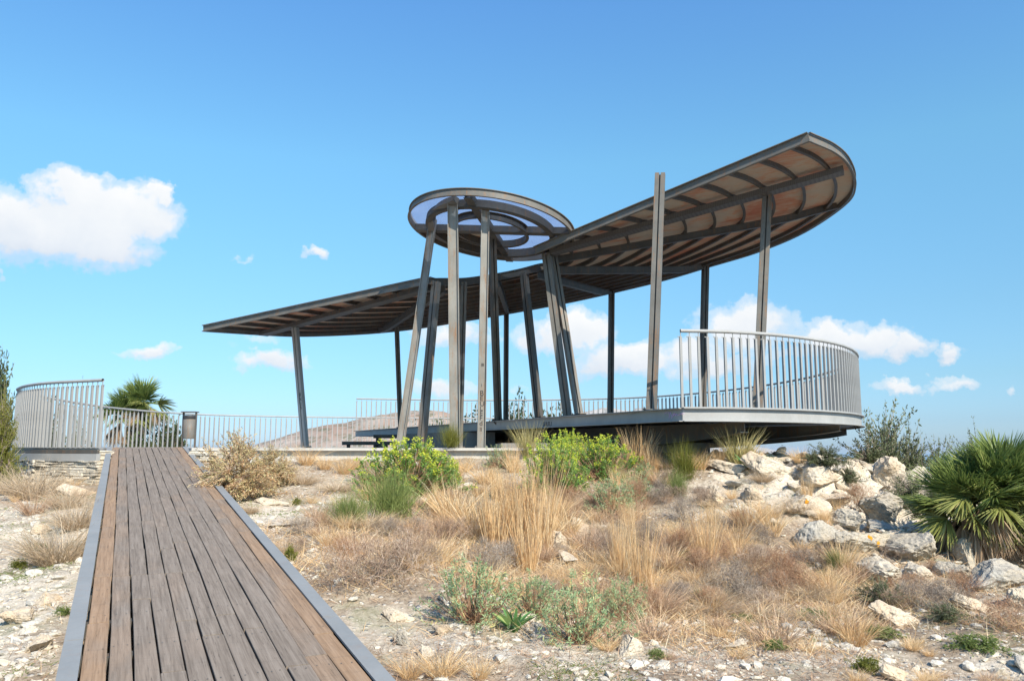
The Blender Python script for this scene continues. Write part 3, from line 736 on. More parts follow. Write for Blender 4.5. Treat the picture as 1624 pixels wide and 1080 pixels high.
# ------------------------------------------------------------------ railings
def railing(name, path, label, zb, h, step=.132, out=0.0, limit=100, cap0=True):
    """path: plan line (n,3) at deck height"""
    root = thing(name, label, 'railing', tuple(path[0]))
    o0 = np.array(path[0]); hr = np.array(path) + np.array([0, 0, h]) - o0
    g_ = G(); g_.tube(hr, .0275, 10); g_.build('handrail', M['steel_pale'], root, smooth=True)
    g_ = G(); g_.sweep(np.array(path) - o0 + np.array([0, 0, .012]), [(-.03, -.008), (.03, -.008), (.03, .004), (-.03, .004)]); g_.build('base_plate', M['steel_pale'], root)
    P = resample(path, step); P[:, 2] = np.interp(np.arange(len(P)), np.linspace(0, len(P) - 1, len(path)), np.array(path)[:, 2]); T = np.gradient(P, axis=0); T /= np.linalg.norm(T, axis=1)[:, None]
    bg = G(); bg.box((0, 0, .0), (0, 0, h - .085), .036, .034, (0, 1, 0)); bg.box((0, -.0, h - .092), (0, 0, h - .02), .01, .010, (0, 1, 0)); bg.box((0, 0, h - .088), (-.045, 0, h - .088), .01, .012)
    proto = None; order = np.argsort([np.hypot(*p[:2]) for p in P]); keep = set(order[:limit].tolist())
    rest = G()
    for i, (p, t) in enumerate(zip(P, T)):
        a = math.atan2(t[1], t[0])
        if i in keep:
            if proto is None: o = proto = bg.build('baluster', M['rail'], root)
            else: o = proto.copy(); C.link(o); o.parent = root
            o.location = p - o0; o.rotation_euler = (0, 0, a)
        else:
            ca, sa = math.cos(a), math.sin(a); Rm = np.array([[ca, -sa, 0], [sa, ca, 0], [0, 0, 1]])
            for v, f in zip(bg.V, bg.F):
                rest.add((v * [1.0, 1.2, 1]) @ Rm.T + (p - o0), f - f.min())
    if rest.V:
        o = rest.build('balusters', M['rail'], root); o['kind'] = 'stuff'
    return root
railing('railing', arc + np.array([0, 0, 0]), 'grey metal railing round the low platform behind the top of the boardwalk', ZP, 1.15, step=((5.0, .125), (15.5, .25), (99, .19)))
railing('railing', arcR, 'pale grey curved metal railing round the rim of the raised viewing deck', ZD, 1.15, step=((9.0, .138), (99, .175)))

# steps between the two levels
st = thing('steps', 'two broad dark steel steps between the low platform and the raised deck', 'steps', (-5.0, 23.5, 0))
for k, (z, y0) in enumerate(((.16, 22.6), (.36, 23.6))):
    g_ = G(); g_.box((.25 + k * .7, y0 - 23.5, z - .05), (2.2, y0 - 23.5, z - .05), .35, .10); g_.build('tread', M['steel_dark'], st)
for x_, y_, z_ in ((.4, -.9, .11), (1.2, -.9, .11), (2.05, -.9, .11), (1.1, .1, .31), (2.05, .1, .31)):
    g_ = G(); g_.box((x_, y_, ZP), (x_, y_, z_), .08, .12, (0, 1, 0)); g_.build('leg', M['steel_dark'], st)
g_ = G(); g_.box((1.28, -.75, ZP), (1.28, -.75, .14), .36, .3, (0, 1, 0)); g_.build('plinth', M['concrete'], st)

# litter bin
b0 = atz(298.5, 25.4, ZP)
lb = thing('litter_bin', 'round grey litter bin with a dark rim standing by the platform railing', 'litter bin', tuple(b0))
def lathe(prof, k=24, val=.5):
    a = np.linspace(0, 2 * np.pi, k, endpoint=False); prof = np.array(prof); n = len(prof)
    V = np.stack([prof[:, 0, None] * np.cos(a), prof[:, 0, None] * np.sin(a), np.repeat(prof[:, 1, None], k, 1)], -1).reshape(-1, 3)
    F = [(i * k + j, i * k + (j + 1) % k, (i + 1) * k + (j + 1) % k, (i + 1) * k + j) for i in range(n - 1) for j in range(k)]
    return V, F
g_ = G(); g_.add(*lathe([(0, .28), (.17, .28), (.175, .30), (.19, .92), (.185, .92), (.17, .35)])); g_.build('drum', M['steel'], lb, True)
g_ = G(); g_.add(*lathe([(.19, .90), (.20, .905), (.205, 1.0), (.19, 1.02), (.0, .98)])); g_.build('rim', M['bin_lid'], lb, True)
for s_ in (-1, 1):
    g_ = G(); g_.box((s_ * .2, 0, 0), (s_ * .2, 0, 1.12), .05, .05, (0, 1, 0)); g_.build('leg', M['steel_dark'], lb)
g_ = G(); g_.box((-.23, 0, 1.12), (.23, 0, 1.12), .34, .03); g_.build('hood', M['steel_dark'], lb)

# ------------------------------------------------------------------ big canopy
KN = [  # inner px,py,Y   outer px,py,Y
    ((848, 404, 15.0), (1282, 226, 11.8)), ((856, 402, 15.15), (1322, 244, 12.4)), ((866, 401, 15.3), (1345, 266, 13.1)), ((876, 405, 15.5), (1354, 296, 14.2)),
    ((882, 409, 15.7), (1338, 326, 15.5)), ((886, 414, 15.9), (1273, 370, 17.4)), ((886, 420, 16.1), (1200, 401, 18.7)), ((880, 424, 16.2), (1124, 424, 20.0)),
    ((868, 428, 16.3), (1050, 446, 21.2)), ((852, 431, 16.4), (972, 465, 22.3)), ((825, 438, 16.5), (894, 482, 23.3)), ((790, 445, 16.6), (807, 498, 24.0)),
    ((750, 451, 16.6), (730, 511, 24.4)), ((725, 453, 16.4), (660, 522, 24.4)), ((706, 453, 16.2), (596, 529, 24.2)), ((698, 453, 16.1), (524, 533, 23.5)),
    ((692, 453, 16.0), (462, 534, 22.7)), ((687, 453, 15.9), (400, 531, 21.4)), ((680, 451, 15.8), (322, 526, 19.0))]
NS = 181
Iin = crom([at(*a) for a, b in KN], NS); Oout = crom([at(*b) for a, b in KN], NS)
def kt(k): return int(round(k * 10))       # sample index of knot k
def surf(i, f): return Iin[i] + (Oout[i] - Iin[i]) * f
HB = .155                                  # fascia height, bottom line given above
canopy = thing('canopy', 'sweeping boomerang shaped steel canopy with rust stained panels on slender posts', 'canopy', (0, 16, 0))
def cl_(p): return np.asarray(p, float) - np.array([0, 16, 0])
# local up = surface normal
def rib_path(f, i0=0, i1=NS - 1): return np.array([surf(i, f) for i in range(i0, i1 + 1)])
up_bow = np.zeros(NS)
top = np.array([0, 0, 1.0])
# fascias
gg = G(); channel(gg, cl_(Oout + top * HB)[::-1], HB, -.045 if False else .045, -1); gg.build('outer_fascia', M['steel'], canopy)
gg = G(); channel(gg, cl_(Iin + top * HB), HB, .04, -1); gg.build('notch_fascia', M['steel_dark'], canopy)
for nm, i, sg in (('edge_beam', 0, 1), ('edge_beam', NS - 1, -1)):
    P = np.linspace(Iin[i], Oout[i], 16) + top * HB
    gg = G(); channel(gg, cl_(P), HB, .05, sg); gg.build(nm, M['steel'], canopy)
# roof sheet (thin, two sided) split into bays by the ribs
NR = 10
FR = [0] + [(k + .55) / (NR + .1) for k in range(NR)] + [1]
def bow(i, f):
    """slight barrel between the radial beams"""
    k = i / 10
    for a, b, h in ((2, 4, .10), (4, 7, .08)):
        if a < k < b: return math.sin(math.pi * (k - a) / (b - a)) * h * min(1, f * 2) * min(1, (1 - f) * 6)
    return 0
def spt(i, f, dz): return surf(i, f) + top * (dz + bow(i, f))
V = []; cols = 34
for j in range(cols):
    f = j / (cols - 1)
    for i in range(NS): V.append(spt(i, f, HB - .03))
V = cl_(V); n0 = len(V); V2 = V - top * .006
I = np.arange(cols * NS).reshape(cols, NS)
Fq = np.stack([I[:-1, :-1], I[:-1, 1:], I[1:, 1:], I[1:, :-1]], -1).reshape(-1, 4)
mesh_obj('roof_sheet', np.vstack([V, V2]), [np.vstack([Fq, Fq[:, ::-1] + n0])], np.full(2 * len(Fq), .5), M['panel'], canopy)
for f in FR[1:-1]:
    P = cl_([spt(i, f, HB - .042) for i in range(NS)])
    gg = G(); D = .085; w = .028
    gg.sweep(P, [(-.006, -D), (.006, -D), (.006, 0), (-.006, 0)]); gg.sweep(P, [(-w, -D - .008), (w, -D - .008), (w, -D), (-w, -D)])
    gg.build('rib', M['steel_dark'], canopy)  # shade of the canopy underside put into the rib colour
# radial beams
def radial(k, f0, f1, drop, w, d, m, name='beam', n=12, kend=None):
    i = kt(k); i2 = kt(kend) if kend is not None else i
    P = []
    for s_ in np.linspace(0, 1, n):
        ii = i + (i2 - i) * s_; i_a = int(ii)
        P.append(surf(i_a, f0 + (f1 - f0) * s_) + top * (HB - .02 - (.105 + drop) * min(1, (1 - s_) * 5)))
    P = cl_(P); gg = G()
    gg.sweep(P, [(-.008, -d), (.008, -d), (.008, 0), (-.008, 0)])
    for z in (0, -d): gg.sweep(P, [(-w / 2, z - .006), (w / 2, z - .006), (w / 2, z + .006), (-w / 2, z + .006)])
    return gg.build(name, m, canopy)
for k0, k1 in ((2.0, 2.0), (16.9, 16.9)):          # perforated gutters
    i = kt(k0); P = cl_([surf(i, f) + top * (HB - .13) for f in np.linspace(0.02, .985 if k0 < 10 else .95, 24)])
    gg = G(); gg.sweep(P, [(-.13, -.10), (.13, -.10), (.13, 0), (-.13, 0)]); gg.build('gutter', M['mesh'] if k0 < 10 else M['steel_dark'], canopy)
radial(4.1, .0, .985, .0, .09, .13, M['steel_dark'])
radial(7, .0, .985, .02, .11, .15, M['steel_dark'])
radial(9, .0, .985, .02, .11, .15, M['steel_dark'])
radial(11, .0, .985, .02, .10, .14, M['steel_dark'])
radial(14, .0, .97, .02, .11, .16, M['steel_dark'])

# posts
def ipost(base, topp, w, d, m, parent, kind, name='post', face=(0, -1, 0)):
    base = np.array(base, float); topp = np.array(topp, float); gg = G()
    ax = (topp - base) / np.linalg.norm(topp - base); fc = np.array(face, float); fc -= ax * (fc @ ax); fc /= np.linalg.norm(fc); sd = np.cross(ax, fc)
    if kind == 'double':
        for s_ in (-1, 1): gg.box(base + sd * s_ * (w / 4 + .006), topp + sd * s_ * (w / 4 + .006), w / 2 - .012, d, fc)
        gg.box(base - fc * .01, topp - fc * .01 - ax * .02, w * .5, d * .4, fc)
    else:
        gg.box(base, topp, w - .03, d * .45, fc)
        for s_ in (-1, 1): gg.box(base + sd * s_ * (w / 2 - .007), topp + sd * s_ * (w / 2 - .007), .014, d, fc)
    gg.box(base - ax * .0, base + ax * .014, w + .09, d + .09, fc)
    for a in (-1, 1):
        for b in (-1, 1):
            q = base + sd * a * (w / 2 + .025) + fc * b * (d / 2 + .02); gg.box(q + ax * .01, q + ax * .04, .018, .018, fc)
    return gg.build(name, m, parent)
def lp(px, Y, z): return cl_(atz(px, Y, z))
def tp(px, py, Y): return cl_(at(px, py, Y))
bs = lambda px: on_side(px)
def sidebase(px, inset=.10):
    p = bs(px) - outn * inset; return cl_(np.r_[p, ZD])
c0 = (-.39, 15.0)
def fdir(px, Y): # face the middle of the tower
    return (0, -1, 0)
DB = 'double'
posts = [  # base, top, w, d, mat, kind, face
    (sidebase(1028, .06), tp(1047, 276, 12.75), .165, .12, 'steel', DB, (-.25, -1, 0)),
    (lp(1201, 13.55, ZD), tp(1217, 303, 13.75), .165, .13, 'steel', DB, (-.25, -1, 0)),
    (lp(1113, 19.8, ZD), tp(1119, 413, 19.9), .15, .15, 'steel_dark', DB, (.2, -1, 0)),  # far posts darker: the roof's shade is put into their colour
    (lp(968, 22.0, ZD), tp(970, 455, 22.2), .14, .15, 'steel_dark', DB, (.2, -1, 0)),
    (lp(802, 23.7, ZD), tp(803, 498, 23.8), .13, .15, 'steel_dark', DB, (.2, -1, 0)),
    (lp(635, 24.2, ZD), tp(629, 513, 23.9), .14, .14, 'steel', DB, (.2, -1, 0)),
    (lp(484, 19.8, ZP), tp(468, 519, 20.1), .145, .13, 'steel_pale', DB, (-.4, -1, 0)),
    (lp(668, 15.9, ZP), tp(692, 447, 15.9), .155, .12, 'steel', DB, (-.5, -1, 0)),
    (lp(727, 17.2, ZP), tp(734, 447, 16.5), .14, .12, 'steel', DB, (.6, -1, 0)),
    (sidebase(848), tp(831, 434, 16.5), .14, .12, 'steel_dark', DB, (-.7, -1, 0)),
    (sidebase(893), tp(866, 402, 15.3), .165, .12, 'steel', DB, (-.2, -1, 0)),
    (sidebase(911), tp(878, 408, 15.6), .13, .12, 'steel', DB, (.3, -1, 0)),
]
for (b, t, w, d, mm, kd, fc) in posts:
    o_ = ipost(b, t, w, d, M[mm], canopy, kd, face=fc)
    if b is posts[6][0]: P467 = (o_, np.array(b), np.array(t))
# ------------------------------------------------------------------ round canopy on its own four posts
DC = np.array([-.39, 15.0, 4.275]); DN = np.array([.135, .105, .985]); DN /= np.linalg.norm(DN); DR = 1.585
ex = np.cross((0, 1, 0), DN); ex /= np.linalg.norm(ex); ey = np.cross(DN, ex)
def dsc(r, a, z=0): return ex * r * math.cos(a) + ey * r * math.sin(a) + DN * z
disc = thing('round_canopy', 'small tilted round canopy of steel rings and lilac sheet on four tall posts', 'round canopy', tuple(DC))
def ring(name, r, H, top_z, m, fl=.04, a0=0, a1=2 * np.pi, n=96, sgn=1):
    closed = abs(a1 - a0 - 2 * np.pi) < 1e-6
    P = np.array([dsc(r, a) for a in np.linspace(a0, a1, n, endpoint=not closed)])
    ups = np.tile(DN, (len(P), 1)); gg = G(); channel(gg, P, H, fl, sgn, closed, ups, top_z); return gg.build(name, m, disc)
ring('rim', DR, .145, 0, M['steel'], .035)
ring('ring', 1.26, .16, -.05, M['steel_dark'], .05, sgn=-1)
ring('ring', 1.17, .16, -.05, M['steel_dark'], .04)
ring('ring', .70, .14, -.05, M['steel_dark'], .05)
for a in (2.86, 1.32):
    gg = G(); P0, P1 = dsc(DR - .01, a, -.11), dsc(DR - .01, a + np.pi, -.11)
    for s_ in (-.05, .05):
        o3 = np.cross((P1 - P0) / np.linalg.norm(P1 - P0), DN) * s_; gg.box(P0 + o3, P1 + o3, .012, .13, DN)
    gg.box(P0 - DN * .065, P1 - DN * .065, .15, .01, DN); gg.build('cross_beam', M['steel_dark'], disc)
for r, a0, a1 in ((1.42, 1.40, 2.80), (.98, 1.42, 2.78), (.85, 1.44, 2.76)):
    ring('rib', r, .07, -.05, M['steel'], .03, a0, a1, 40)
rr = np.linspace(0, DR - .01, 10); gg = G(); k = 96; V = []
for r in rr:
    for a in np.linspace(0, 2 * np.pi, k, endpoint=False): V.append(dsc(r, a, -.035))
F = [(i * k + j, i * k + (j + 1) % k, (i + 1) * k + (j + 1) % k, (i + 1) * k + j) for i in range(9) for j in range(k)]
AQ = lambda f: 1.32 < (np.mean([f[0] % k, f[3] % k]) + .5) / k * 2 * np.pi < 2.86
for cond, mm in ((False, 'clear'), (True, 'panel')):
    gg = G(); FF = [f for f in F if AQ(f) == cond]; gg.add(V, FF); gg.add(np.array(V) - DN * .006, [f[::-1] for f in FF]); gg.build('roof_sheet', M[mm], disc)
def dk(p): return np.asarray(p, float) - DC
def on_disc(px, py, z):             # sight line meets the plane of the rings
    r = ray(px, py); C0 = DC + DN * z; return r * (C0 @ DN) / (r @ DN) - DC
cols_ = [((634, 15.0), (687, 348), .135, .11, 'steel_pale2', 'i', (-.15, -1, 0)), ((722, 14.25), (718, 316), .185, .13, 'steel_pale2', 'i', (0, -1, 0)),
         ((763, 14.2), (770, 322), .145, .12, 'steel_pale2', 'i', (.1, -1, 0))]
DP = []
for (bx, by), (tx, ty), w, d, mm, kd, fc in cols_:
    b = atz(bx, by, ZP) - DC; t = on_disc(tx, ty, -.06)
    DP.append((ipost(b, t, w, d, M[mm], disc, kd, face=fc), b, t, fc))
elb = crom([DP[0][2] + (DP[0][1] - DP[0][2]) * .05, on_disc(686, 341, -.10), on_disc(694, 331, -.12), on_disc(708, 322, -.13), on_disc(724, 317, -.13)], 16)
gg = G(); gg.sweep(elb, [(-.055, -.055), (.055, -.055), (.055, .055), (-.055, .055)], np.tile([0, -1.0, .2], (16, 1))); gg.build('elbow', M['steel'], disc)
b = np.r_[bs(785) - outn * .08, ZD] - DC; t = on_disc(780, 372, -.10); DP.append((ipost(b, t, .135, .12, M['steel_dark'], disc, 'double', face=(.4, -1, 0)), b, t, None))
# marker writing down the front of two posts
def post_text(o, b, t, txts, w, fc, mm, pybase, col, off):
    ax = (t - b) / np.linalg.norm(t - b); f = np.array(fc, float); f -= ax * (f @ ax); f /= np.linalg.norm(f); sd = np.cross(f, ax) * -1
    sd = np.cross(ax, f)
    if sd[0] < 0: sd = -sd
    for ch, s_, sz in txts:
        q = b + ax * s_ + f * off - sd * sz * .34 + sd * col
        letters(ch, sz, mm, o, 'graffiti', q, sd, ax)
o, b, t, fc = DP[2]; L3 = np.linalg.norm(t - b)
sc = lambda py: (706 - py) / (706 - 322) * L3
post_text(o, b, t, [('I', sc(611), .07), ('B', sc(625), .13), ('E', sc(633), .12), ('U', sc(641), .12), ('L', sc(648), .11), ('E', sc(655), .11), ('F', sc(663), .12), ('d', sc(671), .12), ('ll', sc(680), .10)], .145, fc, M['black'], 0, 0, .0285)
gg = G(); f = np.array([.1, -1, 0]); ax = (t - b) / L3; f -= ax * (f @ ax); f /= np.linalg.norm(f); q = b + ax * sc(577) + f * .026
gg.box(q, q + f * .006, .05, .05, ax); gg.build('bolt_cover', M['steel_dark'], o)
o, b, t = P467; L4 = np.linalg.norm(t - b); sc = lambda py: (709 - py) / (709 - 519) * L4
post_text(o, b, t, [('8', sc(630), .12), ('X', sc(637), .10), ('2', sc(644), .10), ('5', sc(650), .10)], .14, (-.4, -1, 0), M['black'], 0, .035, .068)

# ------------------------------------------------------------------ rocks
import bmesh
def rock_mesh(name, seed, m, sub=4, rough=.16, flat=.7, cuts=7, fine=.05, lo=.45):
    r2 = np.random.default_rng(seed); bm = bmesh.new(); bmesh.ops.create_icosphere(bm, subdivisions=sub, radius=1.0)
    P = np.array([v.co[:] for v in bm.verts]); n = P.copy()
    off = r2.uniform(0, 50, 3)
    for k in range(cuts):                         # broken faces
        d = r2.normal(size=3); d /= np.linalg.norm(d); h = r2.uniform(lo, .85)
        e = P @ d - h; P = P - np.outer(np.maximum(e, 0) * .92, d)
    s = P * [1, r2.uniform(.65, 1), flat]
    out = []
    for p, q in zip(s, n):
        v = Vector(p + off)
        a = mnoise.fractal(v * 1.4, 1.0, 2.0, 4) * rough + (abs(mnoise.fractal(v * 3.5, .9, 2.1, 4)) - .25) * rough * .5 + mnoise.fractal(v * 11, .8, 2.2, 3) * fine
        out.append(p + q * a)
    out = np.array(out)
    F = np.array([[v.index for v in f.verts] for f in bm.faces]); bm.free()
    return make_mesh(name, out, [F], r2.uniform(.2, .9) + .2 * (r2.random(len(F)) - .5), m)
def rock(name, label, cat, pos, size, me, rz, tilt=(0, 0), group=None, sink=.35):
    o = bpy.data.objects.new(name, me); C.link(o)
    o.location = (pos[0], pos[1], pos[2] + size[2] * (1 - sink) - size[2] * .35)
    o.scale = size; o.rotation_euler = (tilt[0], tilt[1], rz); return tag(o, label, cat, group)
BR = [rock_mesh('boulder', 100 + i, M['rock'], 5, .13, .75, 13, .03, .32) for i in range(5)] + [rock_mesh('boulder', 120 + i, M['rock_grey'], 5, .14, .7, 11, .035, .35) for i in range(4)]
def mpp(pos): return pos[1] / FPX               # metres per photo pixel
# px, py of the foot centre, width px, height px, mesh, rz, tilt, label
BL = [
 (1408, 760, 78, 56, 0, .4, (0, .25), 'large pale boulder standing highest on the rocky crest at the right of the deck'),
 (1352, 752, 44, 46, 1, 1.2, (0, .45), 'leaning pointed pale boulder left of the highest crest boulder'),
 (1290, 765, 110, 36, 2, 2.2, (0, .1), 'long pale ledge of rock below the right end of the deck'),
 (1215, 752, 84, 40, 3, .2, (.1, 0), 'rounded pale rock ledge under the middle of the overhanging deck'),
 (1155, 745, 60, 24, 4, 2.9, (0, 0), 'low pale outcrop beside the small green agave'),
 (1130, 795, 74, 40, 2, .9, (0, .2), 'pale outcrop on the slope left of the orange lichen ledge'),
 (1195, 800, 60, 34, 0, 3.3, (.2, 0), 'small cream rock between dry grass tufts on the crest slope'),
 (1275, 812, 96, 40, 1, 4.3, (.1, .15), 'cream ledge with a bright orange lichen spot on the rocky slope'),
 (1325, 800, 66, 30, 4, 1.0, (0, .1), 'broken pale ledge just under the reddish crest shrub'),
 (1402, 815, 100, 46, 5, .5, (0, .35), 'dark grey layered rock left of the fan palm'),
 (1345, 838, 84, 36, 6, 2.0, (0, .2), 'grey rock wedged below the dark layered rock'),
 (1300, 868, 74, 52, 7, 2.8, (.1, .5), 'grey rounded boulder at the middle of the rocky slope'),
 (1372, 874, 90, 42, 8, .3, (.1, .1), 'grey boulder with two orange lichen spots'),
 (1440, 880, 120, 54, 5, 1.4, (0, .2), 'big grey boulder sloping down towards the fan palm'),
 (1385, 915, 90, 38, 6, 5.1, (.1, 0), 'grey brown boulder below the lichen spotted boulder'),
 (1455, 920, 84, 42, 0, 3.6, (.1, .4), 'pale boulder in front of the big grey sloping boulder'),
 (1535, 890, 60, 42, 7, .8, (0, -.2), 'small dark sided rock right under the fan palm'),
 (1508, 915, 56, 34, 8, 2.2, (0, 0), 'smooth grey rock left of the rock under the palm'),
 (1575, 930, 120, 62, 5, 3.0, (.1, .25), 'broad grey boulder in front of the fan palm at the right edge'),
 (1540, 968, 90, 30, 3, 1.0, (.1, .1), 'flat pale slab below the broad grey boulder'),
 (1500, 945, 70, 26, 2, .2, (0, .1), 'low cream slab between the pale boulder and the broad grey boulder'),
 (1422, 985, 92, 34, 3, .4, (.15, .1), 'flat white slab lying alone on the gravel at the lower right'),
 (1620, 960, 60, 40, 6, 4.0, (0, 0), 'grey boulder cut by the right edge of the picture'),
 (880, 872, 60, 46, 0, 1.0, (0, .3), 'upright pale rock in the dry grass at the middle of the slope'),
 (915, 846, 66, 36, 2, .3, (0, .2), 'pale rock behind the upright one in the dry grass'),
 (898, 890, 46, 24, 4, 2.0, (.2, 0), 'low cream rock in front of the upright pale rock'),
 (630, 985, 56, 24, 3, .3, (0, 0), 'rounded pale rock right of the boardwalk edge in the foreground'),
 (640, 1020, 44, 26, 7, 1.7, (0, .1), 'grey rock beside the steel edge of the boardwalk'),
 (672, 1042, 40, 30, 1, 2.7, (0, .2), 'tan foreground rock next to the straw tuft by the boardwalk'),
 (1000, 1035, 70, 36, 2, 4.4, (0, .3), 'wedge of pale rock under the blue green spurge at the bottom'),
 (1168, 1030, 40, 26, 4, .7, (0, .1), 'angular white stone standing at the bottom of the gravel'),
 (1420, 1078, 70, 30, 3, 1.1, (.1, 0), 'white rock cut by the bottom edge right of the green weed'),
 (700, 1005, 44, 20, 0, 5.0, (0, 0), 'small tan rock by the foot of the first blue green spurge'),
 (430, 800, 60, 14, 3, .4, (0, 0), 'flat pale bedrock patch beside the boardwalk near the beige shrub'),
 (460, 832, 76, 12, 4, 1.2, (0, 0), 'flat pale bedrock patch left of the green broom'),
 (120, 785, 60, 24, 3, .9, (0, 0), 'pale rock below the dry stone wall left of the boardwalk'),
 (60, 845, 56, 18, 2, 2.6, (0, 0), 'flat rock between the tan grass mounds left of the boardwalk'),
 (30, 985, 76, 30, 0, .2, (0, .1), 'brown stained rock at the far left foreground'),
 (62, 1030, 52, 34, 4, 1.9, (0, .2), 'cream rock near the lower left corner beside the boardwalk'),
 (75, 955, 60, 22, 1, 3.1, (0, 0), 'cream slab left of the boardwalk in the middle foreground'),
]
rbp = []
for i, (px, py, w, h, k, rz, tl, lab) in enumerate(BL):
    p = gpos(px, py); s = mpp(p)
    wx = w * s * .57; hz = h * s * .60
    o = rock('boulder' if w >= 60 else 'rock', lab, 'boulder' if w >= 60 else 'rock', p, (wx, wx * .8, hz / .75), BR[k], rz, tl, sink=.42)
    rbp.append((p, wx))
    if 'lichen' in lab:
        n_l = 2 if 'two' in lab else 1
        bpy.context.view_layer.update(); dg = bpy.context.evaluated_depsgraph_get()
        for q in range(n_l):
            tx, ty = ((1280, 797) if n_l == 1 else ((1380, 853), (1393, 862))[q])
            r = Vector(ray(tx, ty)).normalized(); inv = o.matrix_world.inverted(); ok, loc, nn, _ = o.ray_cast(inv @ Vector((0, 0, 0)), (inv.to_3x3() @ r).normalized())
            if ok:
                g_ = G(); r2 = np.random.default_rng(q + 3); a = np.linspace(0, 2 * np.pi, 14, endpoint=False); rad = .038 * (1 if n_l == 1 else .8) * (1 + .3 * r2.normal(size=14).clip(-1, 1))
                n_w = (o.matrix_world.to_3x3().inverted().transposed() @ nn).normalized(); X = n_w.orthogonal().normalized(); Y_ = n_w.cross(X); cw = o.matrix_world @ loc + n_w * .006
                V = [cw + n_w * .004] + [cw + X * (rr_ * math.cos(t)) + Y_ * (rr_ * math.sin(t)) - n_w * .004 for t, rr_ in zip(a, rad)]
                g_.add([tuple(inv @ v) for v in V], [(0, 1 + t, 1 + (t + 1) % 14) for t in range(14)])
                g_.build('lichen', M['lichen'], o)

SM = [rock_mesh('stone', 300 + i, M['stone'], 3, .14, .62, 6, .03) for i in range(9)]
ARR = [(np.array([v.co[:] for v in me.vertices]), np.array([p.vertices[:] for p in me.polygons])) for me in [rock_mesh('stone_low', 340 + i, None, 1, .10, .62, 4, .02) for i in range(6)]]
def in_ramp(x, y, pad=.05):
    s = (RAMP0[0] - x) * r_dir[0] + (RAMP0[1] - y) * r_dir[1]; c = (x - RAMP0[0]) * r_c[0] + (y - RAMP0[1]) * r_c[1]
    return (s > -.3) & (s < 16) & (c > cl - pad) & (c < cr + pad)
def in_plat(x, y): return (y > 13.75) & (x > -9.5)
def stone_density(x, y):
    d = .12 + .5 * np.clip(fbm(x, y, 1.3, 4, 77) * 2.6 + .15, 0, 1)
    d = d + 1.0 * np.exp(-((y - 5.3) / 1.1) ** 2) * (x > -.5) * np.clip(fbm(x, y, 1.7, 3, 57) * 4 + .5 - .25 * np.maximum(0, x - 1.5), .05, 1) + 1.4 * rocky(x, y) + 1.0 * np.exp(-((x + 3.1) / 1.2) ** 2 - ((y - 9) / 2.2) ** 2) + 1.2 * (x < -2.2) * (y < 9.5) * (x < -.5 * y + .8)
    d = d * (1 - .75 * np.exp(-((x - .4) / 1.8) ** 2 - ((y - 8.8) / 2) ** 2)) * (1 - .6 * np.exp(-((x - 1.0) / 1.1) ** 2 - ((y - 6.7) / .5) ** 2))
    return np.clip(d, 0, 1.6)
def scatter(n, y0, y1, seed, dens=None, wide=.70):
    """points inside the field of view, roughly even per unit of picture"""
    r2 = np.random.default_rng(seed); out = []
    while sum(len(a) for a in out) < n:
        y = y0 * (y1 / y0) ** r2.random(n * 2); x = (r2.random(n * 2) * 2 - 1) * wide * y
        keep = ~in_ramp(x, y) & ~in_plat(x, y)
        if dens is not None: keep &= r2.random(n * 2) < dens(x, y)
        out.append(np.c_[x, y][keep])
    P = np.concatenate(out)[:n]; return np.c_[P, hground(P[:, 0], P[:, 1])]
P = scatter(90, 7.6, 13.6, 4, lambda x, y: rocky(x, y))
r2 = np.random.default_rng(19)
MR = [rock_mesh('rock', 150 + i, M['rock' if i < 4 else 'rock_grey'], 4, .12, .7, 12, .03, .3) for i in range(6)]
for p in P:
    s = min(.26, r2.lognormal(math.log(.11), .4)); rock('rock', 'broken limestone rock bedded between the boulders of the right slope', 'rock', p, (s * r2.uniform(1, 1.6), s, s * r2.uniform(.5, .9)), MR[r2.integers(6)], r2.random() * 6.28, (r2.normal() * .25, r2.normal() * .25), 'broken rocks of the right slope', .45)
P = scatter(230, 4.0, 12.5, 5, lambda x, y: stone_density(x, y) / 1.6)
r2 = np.random.default_rng(9)
for p in P:
    s = r2.lognormal(math.log(.030), .38) * (p[1] / 6) ** .35
    s = min(s, .10); side = p[0] < -.49 * p[1] * 1.0 - .2
    zone = ('loose pale limestone lump among the rubble left of the boardwalk', 'stones left of the boardwalk') if p[0] < -.489 * (p[1] - 13.6) - 6.85 and p[0] < -1 else \
           (('loose pale limestone lump on the gravelly foreground flat', 'stones on the foreground gravel') if p[1] < 7.3 else ('loose pale limestone lump on the grassy slope', 'stones on the slope'))
    rock('stone', zone[0], 'stone', p, (s * r2.uniform(.9, 1.5), s, s * r2.uniform(.7, 1.1)), SM[r2.integers(9)], r2.random() * 6.28, (r2.normal() * .25, r2.normal() * .25), zone[1], .5)
def stuff_rocks(name, P, smin, sig, m, seed, cap):
    r2 = np.random.default_rng(seed); Vs, Fs, cs = [], [], []; n = 0
    for p in P:
        V, F = ARR[r2.integers(6)]; s = min(cap, smin * math.exp(sig * r2.normal())); a = r2.random() * 6.28; ca, sa = math.cos(a), math.sin(a)
        v = V * [s * r2.uniform(.9, 1.6), s, s * r2.uniform(.6, 1.0)]; t = r2.normal() * .3
        v = v @ np.array([[1, 0, 0], [0, math.cos(t), -math.sin(t)], [0, math.sin(t), math.cos(t)]]).T @ np.array([[ca, -sa, 0], [sa, ca, 0], [0, 0, 1]]).T + [p[0], p[1], p[2] + s * .15]
        Vs.append(v); Fs.append(F + n); n += len(v); cs.append(np.full(len(F), r2.random()))
    return tag(mesh_obj(name, np.concatenate(Vs), [np.concatenate(Fs)], np.concatenate(cs), m), kind='stuff')
